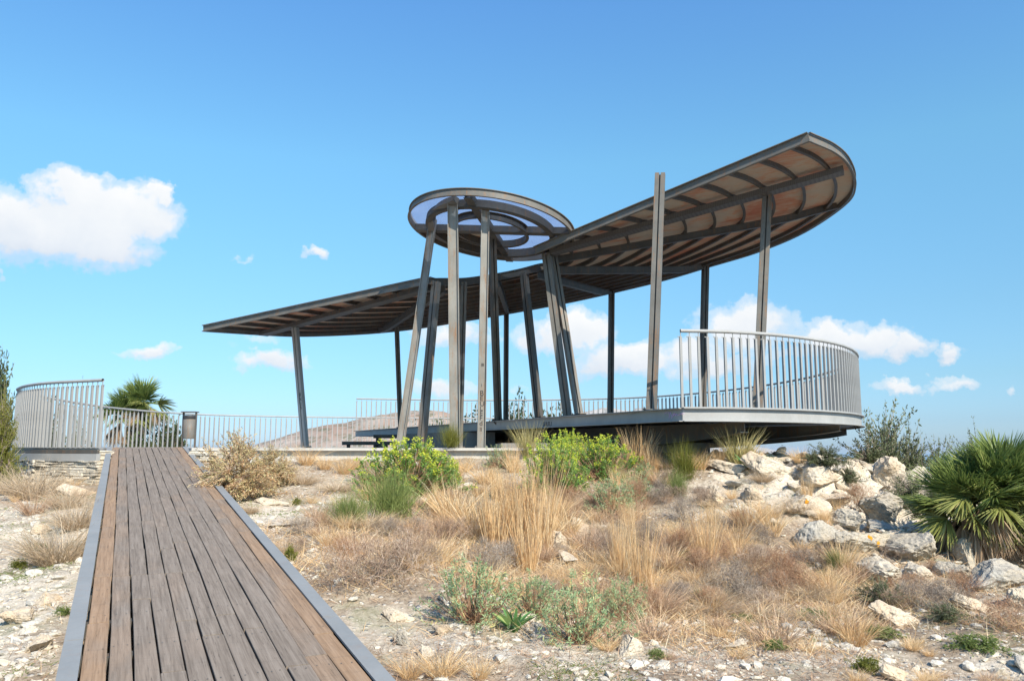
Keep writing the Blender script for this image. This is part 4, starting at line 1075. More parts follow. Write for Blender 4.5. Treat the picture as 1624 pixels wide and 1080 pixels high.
stuff_rocks('rubble', scatter(5200, 3.6, 13, 15, stone_density, .9), .019, .55, M['stone'], 16, .055)
stuff_rocks('gravel', scatter(11500, 3.3, 11, 25, lambda x, y: np.clip(stone_density(x, y) + .15, 0, 1), .9), .0075, .4, M['stone'], 26, .02)

# ------------------------------------------------------------------ plant builders (numpy)
def unit(v): return v / (np.linalg.norm(v, axis=-1, keepdims=True) + 1e-9)
def blades(P, D, L, Wd, bend, seg=4, r2=rng, droop=None):
    """curved tapering grass blades: P roots, D start directions, L lengths"""
    n = len(P); t = np.linspace(0, 1, seg + 1)
    L = np.asarray(L)[:, None, None]; D = unit(D)
    side = unit(np.cross(D, r2.normal(size=(n, 3)))); bd = unit(D * [1, 1, 0] + r2.normal(size=(n, 3)) * .25 * [1, 1, 0])
    bend = np.asarray(bend)[:, None, None]
    pts = P[:, None] + D[:, None] * L * t[None, :, None] + (bd[:, None] * .8 + np.array([0, 0, -.6])) * L * bend * (t ** 2)[None, :, None]
    wd = np.asarray(Wd)[:, None] * (1 - t[None] ** 1.6 * .85)
    a = pts - side[:, None] * wd[..., None] / 2; b = pts + side[:, None] * wd[..., None] / 2
    V = np.stack([a, b], 2).reshape(-1, 3); base = (np.arange(n) * (seg + 1) * 2)[:, None]; k = np.arange(seg) * 2
    F = np.stack([base + k, base + k + 1, base + k + 3, base + k + 2], -1).reshape(-1, 4)
    return V, F, seg
def leaves(P, D, L, Wd, r2=rng, fold=.25):
    """small lance shaped leaves, two faces each"""
    n = len(P); D = unit(D); s = unit(np.cross(D, r2.normal(size=(n, 3)))); u = np.cross(s, D)
    L = np.asarray(L)[:, None]; Wd = np.asarray(Wd)[:, None]
    a = P; b = P + D * L * .45 + s * Wd / 2 + u * Wd * fold; c = P + D * L; d = P + D * L * .45 - s * Wd / 2 + u * Wd * fold
    V = np.stack([a, b, c, d], 1).reshape(-1, 3); i = (np.arange(n) * 4)[:, None]
    F = np.concatenate([i + [0, 1, 2], i + [0, 2, 3]], 1).reshape(-1, 3)
    return V, F
def sticks(A, B, ra, rb):
    """three sided tapering sticks from A to B"""
    n = len(A); d = unit(B - A); s = unit(np.cross(d, [.31, .22, .93])); u = np.cross(d, s)
    ang = np.array([0, 2.094, 4.189]); c = s[:, None] * np.cos(ang)[None, :, None] + u[:, None] * np.sin(ang)[None, :, None]
    ra = np.broadcast_to(ra, n)[:, None, None]; rb = np.broadcast_to(rb, n)[:, None, None]
    V = np.concatenate([A[:, None] + c * ra, B[:, None] + c * rb], 1).reshape(-1, 3); i = (np.arange(n) * 6)[:, None]
    F = np.stack([i + [0, 1, 4, 3], i + [1, 2, 5, 4], i + [2, 0, 3, 5]], 1).reshape(-1, 4)
    return V, F
def tuft_mesh(name, m, n, h, spread, r0, wd, bend, seed, hv=.35, seg=4, upb=1.0):
    r2 = np.random.default_rng(seed); a = r2.random(n) * 6.283; r = r0 * np.sqrt(r2.random(n))
    P = np.c_[r * np.cos(a), r * np.sin(a), np.full(n, -.02)]; lean = spread * (r2.random(n) ** .8); a2 = a + r2.normal(size=n) * .7
    D = np.c_[np.cos(a2) * lean, np.sin(a2) * lean, np.full(n, upb)]
    L = h * (1 - hv * r2.random(n)) ; V, F, sg = blades(P, D, L, wd * r2.uniform(.6, 1.3, n), bend * r2.random(n), seg, r2)
    return make_mesh(name, V, [F], np.repeat(np.clip(r2.normal(.5, .22, n), 0, 1), sg), m)
def twig_mesh(name, m, n, w, h, seed, levels=3, r=.0035, kink=.5, flat=0.0, up=.6):
    """tangled bush of dead twigs"""
    r2 = np.random.default_rng(seed); As, Bs, rs, vs = [], [], [], []
    A = np.c_[r2.normal(size=(n, 2)) * w * .10, np.zeros(n)]; a = r2.random(n) * 6.283; el = np.arccos(1 - r2.random(n) * (1 - .15)) * .95
    D = np.c_[np.cos(a) * np.sin(el), np.sin(a) * np.sin(el), np.cos(el) * (1 - flat) + .15]
    tone = np.clip(r2.normal(.5, .2, n), 0, 1); ln = .42
    for lv in range(levels + 1):
        k = len(A); seg = 2
        for s_ in range(seg):
            D = unit(D + r2.normal(size=(k, 3)) * kink * .5 + np.array([0, 0, up * .12]))
            B = A + D * np.array([w * .5, w * .5, h]) * (ln * r2.uniform(.5, 1.15, k) / seg)[:, None]
            As.append(A); Bs.append(B); rs.append(np.full(k, r * .75 ** lv)); vs.append(tone); A = B
        if lv < levels:
            m_ = 3 if lv else 3; A = np.repeat(A, m_, 0); tone = np.clip(np.repeat(tone, m_) + r2.normal(size=k * m_) * .08, 0, 1)
            D = unit(np.repeat(D, m_, 0) + r2.normal(size=(k * m_, 3)) * kink * 1.3); ln *= .72
    A = np.concatenate(As); B = np.concatenate(Bs); R = np.concatenate(rs); vs = np.concatenate(vs)
    V, F = sticks(A, B, R, R * .75); return make_mesh(name, V, [F], np.repeat(vs, 3), m), B, D
def dome_tips(n, w, h, r2, lo=.1, shell=.45):
    """points through the outer shell of an uneven dome, with outward directions"""
    a = r2.random(n) * 6.283; z = lo + (1 - lo) * r2.random(n) ; rr = np.sqrt(np.clip(1 - z ** 2, .02, 1)); sh = 1 - shell * r2.random(n) ** 1.5
    lump = 1 + .26 * np.sin(a * 3 + z * 4 + r2.random() * 6) + .14 * np.sin(a * 7 + z * 9 + r2.random() * 6)
    P = np.c_[np.cos(a) * rr * w / 2 * sh * lump, np.sin(a) * rr * w / 2 * sh * lump, z * h * sh * (1 + .12 * np.sin(a * 4 + r2.random() * 6))]
    return P, unit(np.c_[np.cos(a) * rr, np.sin(a) * rr, z * 1.2 + .4] + r2.normal(size=(n, 3)) * .15)
def whorl_shrub(w, h, ntip, nleaf, ll, lw, mleaf, mstem, seed, flower=None, nfl=0, lo=.12):
    """spurge: red stems that each end in a rosette of narrow leaves (and yellow green flower heads)"""
    r2 = np.random.default_rng(seed); P, D = dome_tips(ntip, w, h, r2, lo)
    root = np.c_[r2.normal(size=(ntip, 2)) * w * .06, np.full(ntip, -.03)]
    mid = root * .4 + P * .6 + np.c_[P[:, :2] * .12, -np.full(ntip, h * .04)]
    V1, F1 = sticks(root, mid, .0045, .0035); V2, F2 = sticks(mid, P, .0035, .0022)
    stems = make_mesh('stems', np.vstack([V1, V2]), [F1, F2 + len(V1)], np.clip(r2.normal(.5, .2, len(F1) + len(F2)), 0, 1), mstem)
    Pl = np.repeat(P, nleaf, 0) - np.repeat(D, nleaf, 0) * (r2.random((ntip * nleaf, 1)) * ll * 1.8)
    Dl = unit(np.repeat(D, nleaf, 0) * r2.uniform(.1, .9, (ntip * nleaf, 1)) + r2.normal(size=(ntip * nleaf, 3)) * .75)
    V, F = leaves(Pl, Dl, ll * r2.uniform(.6, 1.2, len(Pl)), np.full(len(Pl), lw), r2)
    tone = np.clip(np.repeat(r2.normal(.5, .2, ntip), nleaf) + r2.normal(size=len(Pl)) * .15, 0, 1)
    fol = make_mesh('foliage', V, [F], np.repeat(tone, 2), mleaf); fl = None
    if flower:
        sel = np.argsort(-(P[:, 2] + r2.normal(size=ntip) * h * .25))[:nfl]; k = 16
        Pf = np.repeat(P[sel] + D[sel] * .02, k, 0) + r2.normal(size=(nfl * k, 3)) * .016; Df = unit(np.repeat(D[sel], k, 0) + r2.normal(size=(nfl * k, 3)) * .7)
        V, F = leaves(Pf, Df, np.full(len(Pf), .020), np.full(len(Pf), .018), r2, .1)
        fl = make_mesh('flowers', V, [F], np.repeat(np.clip(r2.normal(.55, .25, len(Pf)), 0, 1), 2), flower)
    return fol, stems, fl
def leafy_bush(w, h, ntwig, per, ll, lw, mleaf, mstem, seed, lo=.1, wispy=0, trunk=.012, shell=.6):
    """bush with leaves set along upright twigs"""
    r2 = np.random.default_rng(seed); P, D = dome_tips(ntwig, w, h, r2, lo, shell)
    if wispy: P = P + unit(D * [.5, .5, 1.0] + [0, 0, .6]) * (r2.random((ntwig, 1)) ** 3 * wispy)
    nb = max(6, ntwig // 40); bp, _ = dome_tips(nb, w * .6, h * .65, r2, .3, .3); root = np.c_[r2.normal(size=(nb, 2)) * w * .04, np.full(nb, -.08)]
    V1, F1 = sticks(root, bp, trunk, trunk * .5)
    near = np.argmin(((P[:, None] - bp[None]) ** 2).sum(-1), 1); st_ = bp[near] * .6 + P * .4
    V2, F2 = sticks(bp[near], st_, trunk * .4, trunk * .3); V3, F3 = sticks(st_, P, trunk * .3, .0015)
    stems = make_mesh('stems', np.vstack([V1, V2, V3]), [F1, F2 + len(V1), F3 + len(V1) + len(V2)], np.clip(r2.normal(.45, .2, len(F1) + len(F2) + len(F3)), 0, 1), mstem)
    t = r2.random((ntwig, per)); Pl = (st_[:, None] * (1 - t[..., None]) + P[:, None] * t[..., None]).reshape(-1, 3) + r2.normal(size=(ntwig * per, 3)) * ll * .25
    Dl = unit(np.repeat(unit(P - st_), per, 0) * .8 + r2.normal(size=(ntwig * per, 3)) * .7)
    V, F = leaves(Pl, Dl, ll * r2.uniform(.5, 1.2, len(Pl)), lw * r2.uniform(.7, 1.2, len(Pl)), r2)
    tone = np.clip(np.repeat(r2.normal(.5, .2, ntwig), per) + r2.normal(size=len(Pl)) * .15, 0, 1)
    return make_mesh('foliage', V, [F], np.repeat(tone, 2), mleaf), stems, None
def link_plant(name, label, cat, pos, meshes, rz=0, sc=1.0, group=None, part_names=('foliage', 'stems', 'flowers')):
    t = thing(name, label, cat, tuple(pos), rz, group); t.scale = (sc, sc, sc) if np.isscalar(sc) else sc
    for nm, me in zip(part_names, meshes):
        if me is None: continue
        o = bpy.data.objects.new(nm, me); C.link(o); o.parent = t
    return t
def single(name, label, cat, pos, me, rz, sc, group=None):
    o = bpy.data.objects.new(name, me); C.link(o); o.location = tuple(pos); o.rotation_euler = (0, 0, rz); o.scale = (sc, sc, sc) if np.isscalar(sc) else sc
    return tag(o, label, cat, group)

# ------------------------------------------------------------------ dry grasses
TALL = [tuft_mesh('straw_tussock', M['straw'], 210, 1.0, .26, .13, .0062, .20, 400 + i, .55) for i in range(4)]
TALLG = [tuft_mesh('straw_tussock', M['straw_g'], 260, 1.0, .42, .10, .0075, .28, 410 + i, .45) for i in range(2)]
MED = [tuft_mesh('dry_tuft', M['straw'], 240, 1.0, .75, .16, .0085, .45, 420 + i, .6) for i in range(3)]
TAN = [tuft_mesh('tan_mound', M['tan'], 700, 1.0, 1.5, .30, .0075, .65, 430 + i, .5, 4) for i in range(3)]
PINK = [tuft_mesh('dry_tuft', M['litter'], 260, 1.0, .9, .22, .0085, .5, 440 + i, .6) for i in range(3)]
r3 = np.random.default_rng(55)
def grass(px, py, hpx, kinds, label, group=None, wide=1.0, nm='grass_tussock', cat='grass tussock'):
    p = gpos(px, py); s = hpx * mpp(p)
    return single(nm, label, cat, p, kinds[r3.integers(len(kinds))], r3.random() * 6.28, (s * wide, s * wide, s), group)
GT = [
 (838, 722, 66, TALLG, 'tall yellow straw tussock in front of the deck beam left of the flowering spurge', 1.3), (1012, 742, 74, TALL, 'brown bent grass tussock against the dark underside of the deck', 1.6),
 (1172, 738, 72, TALLG, 'arching grass tussock under the overhanging deck near the cantilever beam', 1.7), (486, 738, 46, MED, 'straw tussock at the foot of the left canopy post', 1.2),
 (340, 706, 26, MED, 'orange dry tuft on the platform edge right of the litter bin', 1.2), (820, 865, 165, TALL, 'tallest pale straw tussock at the middle of the slope', .9), (858, 876, 172, TALL, 'tall thin straw tussock right of the tallest one', .8),
 (785, 866, 135, TALL, 'straw tussock left of the tallest one', 1.0), (835, 905, 120, TALL, 'straw tussock in front of the tallest one', 1.0), (1018, 938, 140, TALL, 'golden upright tussock behind the right blue green spurge', .8), (985, 908, 115, TALL, 'golden tussock just left of the upright one behind the spurge', .8),
 (1040, 940, 60, MED, 'low golden tuft right of the right blue green spurge', 1.0), (720, 828, 96, MED, 'orange straw tuft right of the green broom', 1.1), (755, 848, 92, MED, 'orange straw tuft between the broom and the tallest tussock', 1.1),
 (690, 810, 50, TALL, 'short straw tuft beside the broom', 1.2), (545, 752, 40, MED, 'dry tuft below the platform wall left of the flowering spurge', 1.3), (515, 745, 34, MED, 'dry tuft below the platform wall near the left post', 1.3),
 (880, 830, 60, MED, 'dry tuft behind the upright pale rock', 1.1), (1185, 842, 70, MED, 'yellow straw tuft at the left side of the rocky slope', 1.2), (1225, 850, 62, MED, 'yellow straw tuft in front of the brown mound on the crest', 1.0),
 (1270, 742, 34, MED, 'orange tuft below the right part of the deck', 1.5), (1120, 900, 115, TALL, 'reddish golden tussock at the foot of the slope', 1.0), (1130, 870, 60, PINK, 'brownish tuft above the reddish golden tussock', 1.2),
 (930, 870, 60, PINK, 'brown tuft right of the pale rocks', 1.2), (1060, 880, 60, PINK, 'brown tuft at the middle right of the slope', 1.4), (660, 850, 44, PINK, 'brown tuft below the broom', 1.4), (900, 935, 60, MED, 'straw tuft between the two blue green spurges', .7),
 (700, 1075, 66, MED, 'straw tuft cut by the bottom edge beside the boardwalk', 1.6), (650, 1078, 50, MED, 'straw tuft against the boardwalk at the bottom edge', 1.5), (760, 1078, 50, MED, 'sparse straw tuft at the bottom edge below the first spurge', 1.3),
 (590, 770, 40, PINK, 'brown tuft below the flowering spurge', 1.5), (960, 745, 30, PINK, 'reddish tuft under the deck beam', 1.6), (1110, 745, 40, MED, 'tan tuft under the corner of the deck', 1.3), (1050, 770, 44, PINK, 'pinkish tuft under the grey green shrub', 1.5),
 (800, 790, 44, PINK, 'reddish tuft between the two flowering spurges', 1.5), (770, 770, 44, MED, 'straw tuft between the two flowering spurges', 1.4), (1140, 1000, 40, PINK, 'small brown tuft on the gravel', 1.2), (395, 725, 20, PINK, 'low reddish tuft beside the top of the boardwalk', 1.6)]
for (px, py, hpx, kd, lab, wd) in GT: grass(px, py, hpx, kd, lab, None, wd)
grass(700, 742, 34, MED if 0 % 2 else TALL, 'straw tussock in the row in front of the platform and deck edge', 'straw tussocks along the platform edge', 1.2)
grass(735, 748, 40, MED if 1 % 2 else TALL, 'straw tussock in the row in front of the platform and deck edge', 'straw tussocks along the platform edge', 1.2)
grass(812, 745, 52, MED if 2 % 2 else TALL, 'straw tussock in the row in front of the platform and deck edge', 'straw tussocks along the platform edge', 1.2)
grass(980, 742, 44, MED if 3 % 2 else TALL, 'straw tussock in the row in front of the platform and deck edge', 'straw tussocks along the platform edge', 1.2)
grass(1035, 748, 56, MED if 4 % 2 else TALL, 'straw tussock in the row in front of the platform and deck edge', 'straw tussocks along the platform edge', 1.2)
grass(1090, 742, 40, MED if 5 % 2 else TALL, 'straw tussock in the row in front of the platform and deck edge', 'straw tussocks along the platform edge', 1.2)
grass(1140, 738, 44, MED if 6 % 2 else TALL, 'straw tussock in the row in front of the platform and deck edge', 'straw tussocks along the platform edge', 1.2)
grass(560, 745, 36, MED if 7 % 2 else TALL, 'straw tussock in the row in front of the platform and deck edge', 'straw tussocks along the platform edge', 1.2)
P = scatter(46, 8.0, 13.0, 81, lambda x, y: 1.0 * np.exp(-((x - .8) / 2.6) ** 2 - ((y - 10.8) / 2.0) ** 2) * (x > -2.2))
for p in P:
    s = r3.uniform(.22, .5); single('grass_tussock', 'golden straw tussock on the upper slope below the platform', 'grass tussock', p, (TALL + MED)[r3.integers(7)], r3.random() * 6.28, (s * 1.1, s * 1.1, s), 'golden tussocks of the upper slope')
MD = [(52, 790, 78, 'tan grass mound below the dry stone wall left of the boardwalk', 1.0), (18, 782, 50, 'tan grass mound at the left edge below the dark bush', 1.2), (104, 806, 58, 'tan grass mound between wall and rubble', .9), (92, 892, 104, 'largest tan grass mound beside the boardwalk', 1.0), (122, 838, 74, 'tan grass mound touching the boardwalk edge', .9),
      (150, 757, 22, 'small olive grass mound under the corner of the platform', .9), (1262, 815, 46, 'brown grass mound on the crest beside the orange lichen ledge', 1.0), (1115, 930, 46, 'grey brown grass mound at the foot of the slope', 1.2), (440, 760, 40, 'reddish grass mound right of the beige shrub', 1.3),
      (480, 768, 30, 'flat tan grass mound behind the pale bedrock', 1.4), (395, 815, 28, 'sparse tan mound against the boardwalk edge', 1.0), (450, 880, 40, 'low tan mound beside the middle of the boardwalk', 1.0), (1210, 770, 30, 'tan mound among pale rocks under the deck', 1.1), (20, 725, 26, 'tan mound at the foot of the yellow green bush', 1.2)]
for (px, py, hpx, lab, wd) in MD: grass(px, py, hpx, TAN, lab, None, wd, 'grass_mound', 'grass mound')
# many look-alike small tufts over the slope
P = scatter(150, 5.6, 13.2, 66, lambda x, y: np.clip(1.0 * np.exp(-((x - 1.0) / 3.2) ** 2 - ((y - 9.6) / 3.2) ** 2) * (x > -2.9) + .25 * (x < -3.5), 0, 1) * (1 - .9 * rocky(x, y)) * np.clip(1 - 7 * pale_at(x, y), 0, 1) * (x < .42 * y))
for p in P:
    k = r3.integers(4); s = r3.uniform(.14, .36)
    single('grass_tuft', 'small dry grass tuft scattered on the stony slope', 'grass tuft', p, (MED + PINK)[r3.integers(6)] if k < 3 else TAN[r3.integers(3)], r3.random() * 6.28, (s * 1.3, s * 1.3, s * (1 if k < 3 else .7)), 'small dry grass tufts')
P = scatter(40, 4.6, 7.6, 68, lambda x, y: 1.0 * (x > .5))
for p in P:
    s = r3.uniform(.06, .14)
    single('grass_tuft', 'tiny brown grass tuft on the foreground gravel', 'grass tuft', p, (PINK + MED)[r3.integers(6)], r3.random() * 6.28, (s * 2, s * 2, s), 'tiny tufts on the gravel')
DBP = scatter(80, 6.4, 12.5, 69, lambda x, y: np.clip(1.0 * np.exp(-((x - 2.4) / 2.4) ** 2 - ((y - 9.0) / 2.2) ** 2) + .35 * np.exp(-((x - .2) / 2.5) ** 2 - ((y - 8) / 1.6) ** 2), 0, 1) * np.clip(1 - 6 * pale_at(x, y), .1, 1))
# litter of short dry stalks, nobody could count it
def litter(name, n, y0, y1, seed, m, L, wd, dens, spread=2.2):
    P = scatter(n, y0, y1, seed, dens, .8); r2 = np.random.default_rng(seed + 1); a = r2.random(n) * 6.283
    D = np.c_[np.cos(a) * spread * r2.random(n), np.sin(a) * spread * r2.random(n), np.full(n, .6)]
    V, F, sg = blades(P - [0, 0, .004], D, L * r2.uniform(.3, 1.2, n), wd * (P[:, 1] / 7) ** .5, .4 * r2.random(n), 3, r2)
    return tag(mesh_obj(name, V, [F], np.repeat(np.clip(r2.normal(.5, .25, n), 0, 1), sg), m), kind='stuff')
slope = lambda x, y: np.clip((.25 + 1.1 * np.exp(-((x - .9) / 3.4) ** 2 - ((y - 9) / 3.0) ** 2) * (x > -3.2)) * np.clip(fbm(x, y, .8, 4, 88) * 2.2 + .75, .1, 1) * (1 - .8 * rocky(x, y)) - 1.6 * pale_at(x, y).clip(0), 0, 1)
litter('dry_litter', 42000, 4.0, 13.6, 71, M['litter'], .085, .0042, slope)
litter('straw_litter', 24000, 5.2, 13.6, 73, M['straw'], .17, .0042, lambda x, y: slope(x, y) ** 1.5, 1.4)
litter('grey_litter', 16000, 4.0, 13.4, 75, M['twig_grey'], .09, .0045, slope, 3.0)
litter('ground_weeds', 30000, 4.2, 13, 77, M['weed'], .035, .006, lambda x, y: np.clip(fbm(x, y, 1.1, 4, 99) * 3.2 - .35, 0, 1), 2.0)

# ------------------------------------------------------------------ dead twiggy bushes
TW = [twig_mesh('twigs', M['twig'], 26, 1.0, .62, 500 + i, 4, .0034, .55)[0] for i in range(3)]
TWR = [twig_mesh('twigs', M['twig_red'], 24, 1.0, .7, 510 + i, 4, .0032, .5)[0] for i in range(2)]
TWG = [twig_mesh('twigs', M['twig_grey'], 24, 1.0, .6, 520 + i, 4, .0034, .6)[0] for i in range(2)]
BU = [(595, 930, 200, 96, TW, 'wide brown twiggy bush beside the middle of the boardwalk'), (650, 900, 130, 80, TW, 'brown twiggy bush behind the first blue green spurge'), (545, 905, 90, 56, TWR, 'reddish twiggy bush at the left of the wide brown one'),
      (1165, 950, 150, 80, TWG, 'grey twiggy bush at the foot of the rocky slope'), (1245, 935, 120, 66, TWR, 'reddish twiggy bush beside the grey rounded boulder'), (1030, 870, 110, 66, TWG, 'grey twiggy bush right of the pale rocks on the slope'),
      (1600, 1000, 140, 56, TWR, 'reddish twiggy bush at the right edge of the foreground'), (960, 890, 90, 60, TW, 'brown twiggy bush behind the golden tussock'), (1310, 900, 70, 44, TW, 'brown twiggy bush in front of the grey rounded boulder'),
      (1362, 812, 74, 50, TWR, 'reddish crest shrub between pale ledge and dark layered rock'), (470, 875, 50, 30, TW, 'small twiggy bush by the boardwalk edge'), (720, 860, 90, 50, TW, 'twiggy bush behind the orange straw tufts'), (1085, 830, 80, 56, TWG, 'grey twiggy bush on the upper slope right'),
      (1110, 800, 60, 40, TW, 'brown twiggy bush by the upper pale outcrop'), (640, 790, 60, 30, TWR, 'reddish twigs between spurge and broom'), (1600, 890, 90, 60, TWG, 'dark dead twigs under the fan palm'), (1190, 900, 90, 50, TW, 'tan twiggy bush between straw and boulder'), (1010, 800, 80, 44, TWR, 'reddish twigs right of the second flowering spurge'),
      (1500, 800, 90, 70, TWG, 'grey bare bush between the crest boulder and the palm'), (1440, 800, 70, 60, TWG, 'grey bare bush right of the highest crest boulder')]
for p in DBP:
    s = r3.uniform(.25, .65); kd = [TW, TWG, TWG, TWR][r3.integers(4)]
    single('dead_bush', 'small tangled dead bush among the dry grass of the slope', 'dead bush', p, kd[r3.integers(len(kd))], r3.random() * 6.28, (s, s, s * r3.uniform(.6, .9)), 'small dead bushes of the slope')
for (px, py, w, h, kd, lab) in BU:
    p = gpos(px, py); s = mpp(p)
    single('dead_bush', lab, 'dead bush', p, kd[r3.integers(len(kd))], r3.random() * 6.28, (w * s * .95, w * s * .8, h * s * 1.45))

# ------------------------------------------------------------------ leafy shrubs
FS = [whorl_shrub(1.0, .62, 430, 18, .044, .011, M['green'], M['twig_red'], 600 + i, M['flower'], 190, .0) for i in range(2)]
for (px, py, w, h, k, lab) in [(648, 780, 165, 80, 0, 'round flowering spurge with yellow green heads left of the straw grass'), (700, 768, 70, 44, 1, 'small flowering spurge joined to the round one'), (880, 782, 110, 84, 1, 'tall left plant of the second flowering spurge group'),
                               (955, 758, 110, 64, 0, 'right plant of the second flowering spurge group'), (905, 742, 70, 54, 1, 'low middle plant of the second flowering spurge group')]:
    p = gpos(px, py); s = mpp(p); link_plant('flowering_spurge', lab, 'shrub', p, FS[k], r3.random() * 6.28, (w * s, w * s * .9, h * s / .62))
for (px, py, h) in ((628, 742, 40), (925, 742, 42), (850, 760, 40), (690, 790, 36), (990, 765, 34)): grass(px, py, h, TALLG, 'thin yellow stalks growing through the flowering spurges', 'stalks through the spurges', .5, 'grass_stalks', 'grass')
GS = [whorl_shrub(1.0, .75, 190, 14, .060, .012, M['glauc'], M['twig_red'], 620 + i, lo=.02) for i in range(3)]
for (px, py, w, h, k, lab) in [(750, 988, 155, 100, 0, 'largest blue green spurge at the lower middle of the slope'), (845, 978, 100, 66, 1, 'pale blue green spurge right of the largest one'), (920, 1018, 140, 104, 2, 'red stemmed blue green spurge at the bottom middle'), (990, 985, 90, 70, 0, 'dense blue green spurge right of the red stemmed one'),
                               (972, 812, 90, 56, 1, 'blue green spurge below the second flowering group'), (1015, 790, 60, 40, 2, 'small blue green spurge on the upper slope'), (790, 740, 60, 34, 2, 'small green spurge between the flowering groups'), (1020, 760, 50, 30, 0, 'small spurge beneath the deck beam')]:
    p = gpos(px, py); s = mpp(p); link_plant('blue_green_spurge', lab, 'shrub', p, GS[k], r3.random() * 6.28, (w * s, w * s * .9, h * s / .75))
def broom(seed, n=900, h=.6, m=M['broom']):
    r2 = np.random.default_rng(seed); a = r2.random(n) * 6.283; ln = 1.3 * r2.random(n)
    P = np.c_[r2.normal(size=(n, 2)) * .14, r2.random(n) * .2]; D = np.c_[np.cos(a) * ln, np.sin(a) * ln, np.ones(n)]
    V, F, sg = blades(P, D, h * r2.uniform(.5, 1.1, n), np.full(n, .006), .1 * r2.random(n), 3, r2)
    return make_mesh('stems', V, [F], np.repeat(np.clip(r2.normal(.5, .25, n), 0, 1), sg), m)
BRM = [broom(640), broom(641)]
GRN = [broom(642, 700, .6, M['yleaf'])]
for (px, py, w, h, kd, lab) in [(618, 828, 110, 76, BRM, 'green broom bush below the round flowering spurge'), (552, 832, 70, 46, BRM, 'lower green broom bush left of the taller one'), (715, 712, 44, 36, GRN, 'small yellow green plant growing at the foot of the widest column'), (1325, 905, 34, 30, BRM, 'thin green broom in front of the grey boulder'),
                            (1085, 762, 60, 56, GRN, 'grey green bush under the corner of the deck'), (1075, 790, 40, 40, BRM, 'green sprigs below the grey green bush'), (1110, 960, 30, 22, BRM, 'green sprigs on the gravel left of the white stone')]:
    p = gpos(px, py) if py > 715 else np.r_[atz(px, 14.05, ZP)]; s = mpp(p); single('green_bush', lab, 'bush', p, kd[r3.integers(len(kd))], r3.random() * 6.28, (w * s, w * s, h * s / .6))
def lb_(px, py, w, h, me, name, lab, cat='bush', Y=None, pos=None, grp=None):
    p = pos if pos is not None else (gpos(px, py) if Y is None else np.array([*(at(px, py, Y)[:2]), hground(np.array([at(px, py, Y)[0]]), np.array([Y]))[0]]))
    s = p[1] / FPX; top_ = at(px, py - h, p[1])[2]; hh = top_ - p[2] if Y is not None else h * s
    return link_plant(name, lab, cat, p, me, r3.random() * 6.28, (w * s, w * s, hh))
pinkb = leafy_bush(1.0, 1.0, 800, 16, .045, .014, M['pinkleaf'], M['twig'], 700, .02, 0, .008, .7)
lb_(370, 794, 135, 108, pinkb, 'beige_shrub', 'beige green shrub overhanging the right side of the boardwalk')
lb_(432, 772, 80, 66, pinkb, 'beige_shrub', 'smaller beige shrub right of the one overhanging the boardwalk')
ol = [leafy_bush(1.0, .8, 330, 26, .042, .016, M['olive'], M['twig_grey'], 710 + i, .05, .28, .014, .9) for i in range(2)]
lb_(1408, 735, 130, 118, ol[0], 'olive_tree', 'small grey green olive behind the highest crest boulder', 'tree', Y=15.5)
lb_(1385, 742, 110, 70, ol[1], 'olive_tree', 'low dense olive growth at the foot of the small olive', 'tree', Y=15.0)
lb_(1452, 745, 90, 80, ol[1], 'olive_tree', 'thin grey olive shoot right of the small olive', 'tree', Y=15.0)
lb_(1488, 750, 80, 70, ol[0], 'olive_tree', 'loose olive shoots between the small olive and the palm', 'tree', Y=14.2)
lb_(1545, 760, 80, 92, ol[1], 'olive_tree', 'upright olive shoots rising behind the fan palm', 'tree', Y=12.5)
lb_(1590, 760, 60, 70, ol[0], 'olive_tree', 'dark olive shoots behind the right of the fan palm', 'tree', Y=12.2)
lb_(1310, 745, 80, 44, ol[0], 'scrub_bush', 'green grey scrub under the right tip of the deck', 'bush')
lb_(1345, 772, 46, 34, ol[1], 'scrub_bush', 'rusty green scrub between the crest boulders', 'bush')
lb_(1450, 815, 90, 74, ol[1], 'scrub_bush', 'thin green scrub on the right flank of the crest boulder', 'bush')
lb_(1240, 738, 60, 30, ol[1], 'scrub_bush', 'dark scrub in the shade under the deck', 'bush', Y=16)
lb_(1400, 960, 70, 46, ol[0], 'scrub_bush', 'leafy green sprigs left of the pale boulder', 'bush')
lb_(1500, 985, 60, 34, ol[1], 'scrub_bush', 'low green sprigs beside the flat white slab', 'bush')
lb_(1065, 712, 64, 74, ol[0], 'round_bush', 'round pale green bush beyond the far deck railing', 'bush', Y=36)
dk_ = [leafy_bush(1.0, 1.0, 520, 22, .06, .03, M['darkleaf'], M['twig_grey'], 720 + i, .0, .25, .012, .8) for i in range(2)]
yb = leafy_bush(1.0, 1.0, 900, 26, .035, .014, M['yleaf'], M['twig_grey'], 731, -.1, .1, .012, .6)
lb_(-4, 735, 62, 112, yb, 'yellow_green_bush', 'dense yellow green bush at the left edge', 'bush', Y=12.6)
lb_(-22, 735, 76, 165, dk_[0], 'dark_bush', 'tall grey green bush rising behind the yellow green one', 'bush', Y=13.4)
lb_(268, 712, 64, 46, dk_[1], 'dark_bush', 'dark green bush behind the railing left of the litter bin', 'bush', Y=32)
lb_(215, 712, 70, 40, dk_[0], 'dark_bush', 'dark bush beneath the distant palm', 'bush', Y=31)
lb_(130, 712, 90, 46, ol[1], 'dark_bush', 'grey bush behind the left railing', 'bush', Y=30)
lb_(70, 712, 80, 64, dk_[1], 'dark_bush', 'bush behind the far left end of the railing', 'bush', Y=29)
lb_(122, 700, 26, 92, ol[1], 'thin_shrub', 'thin upright shrub showing above the left railing', 'shrub', Y=27)
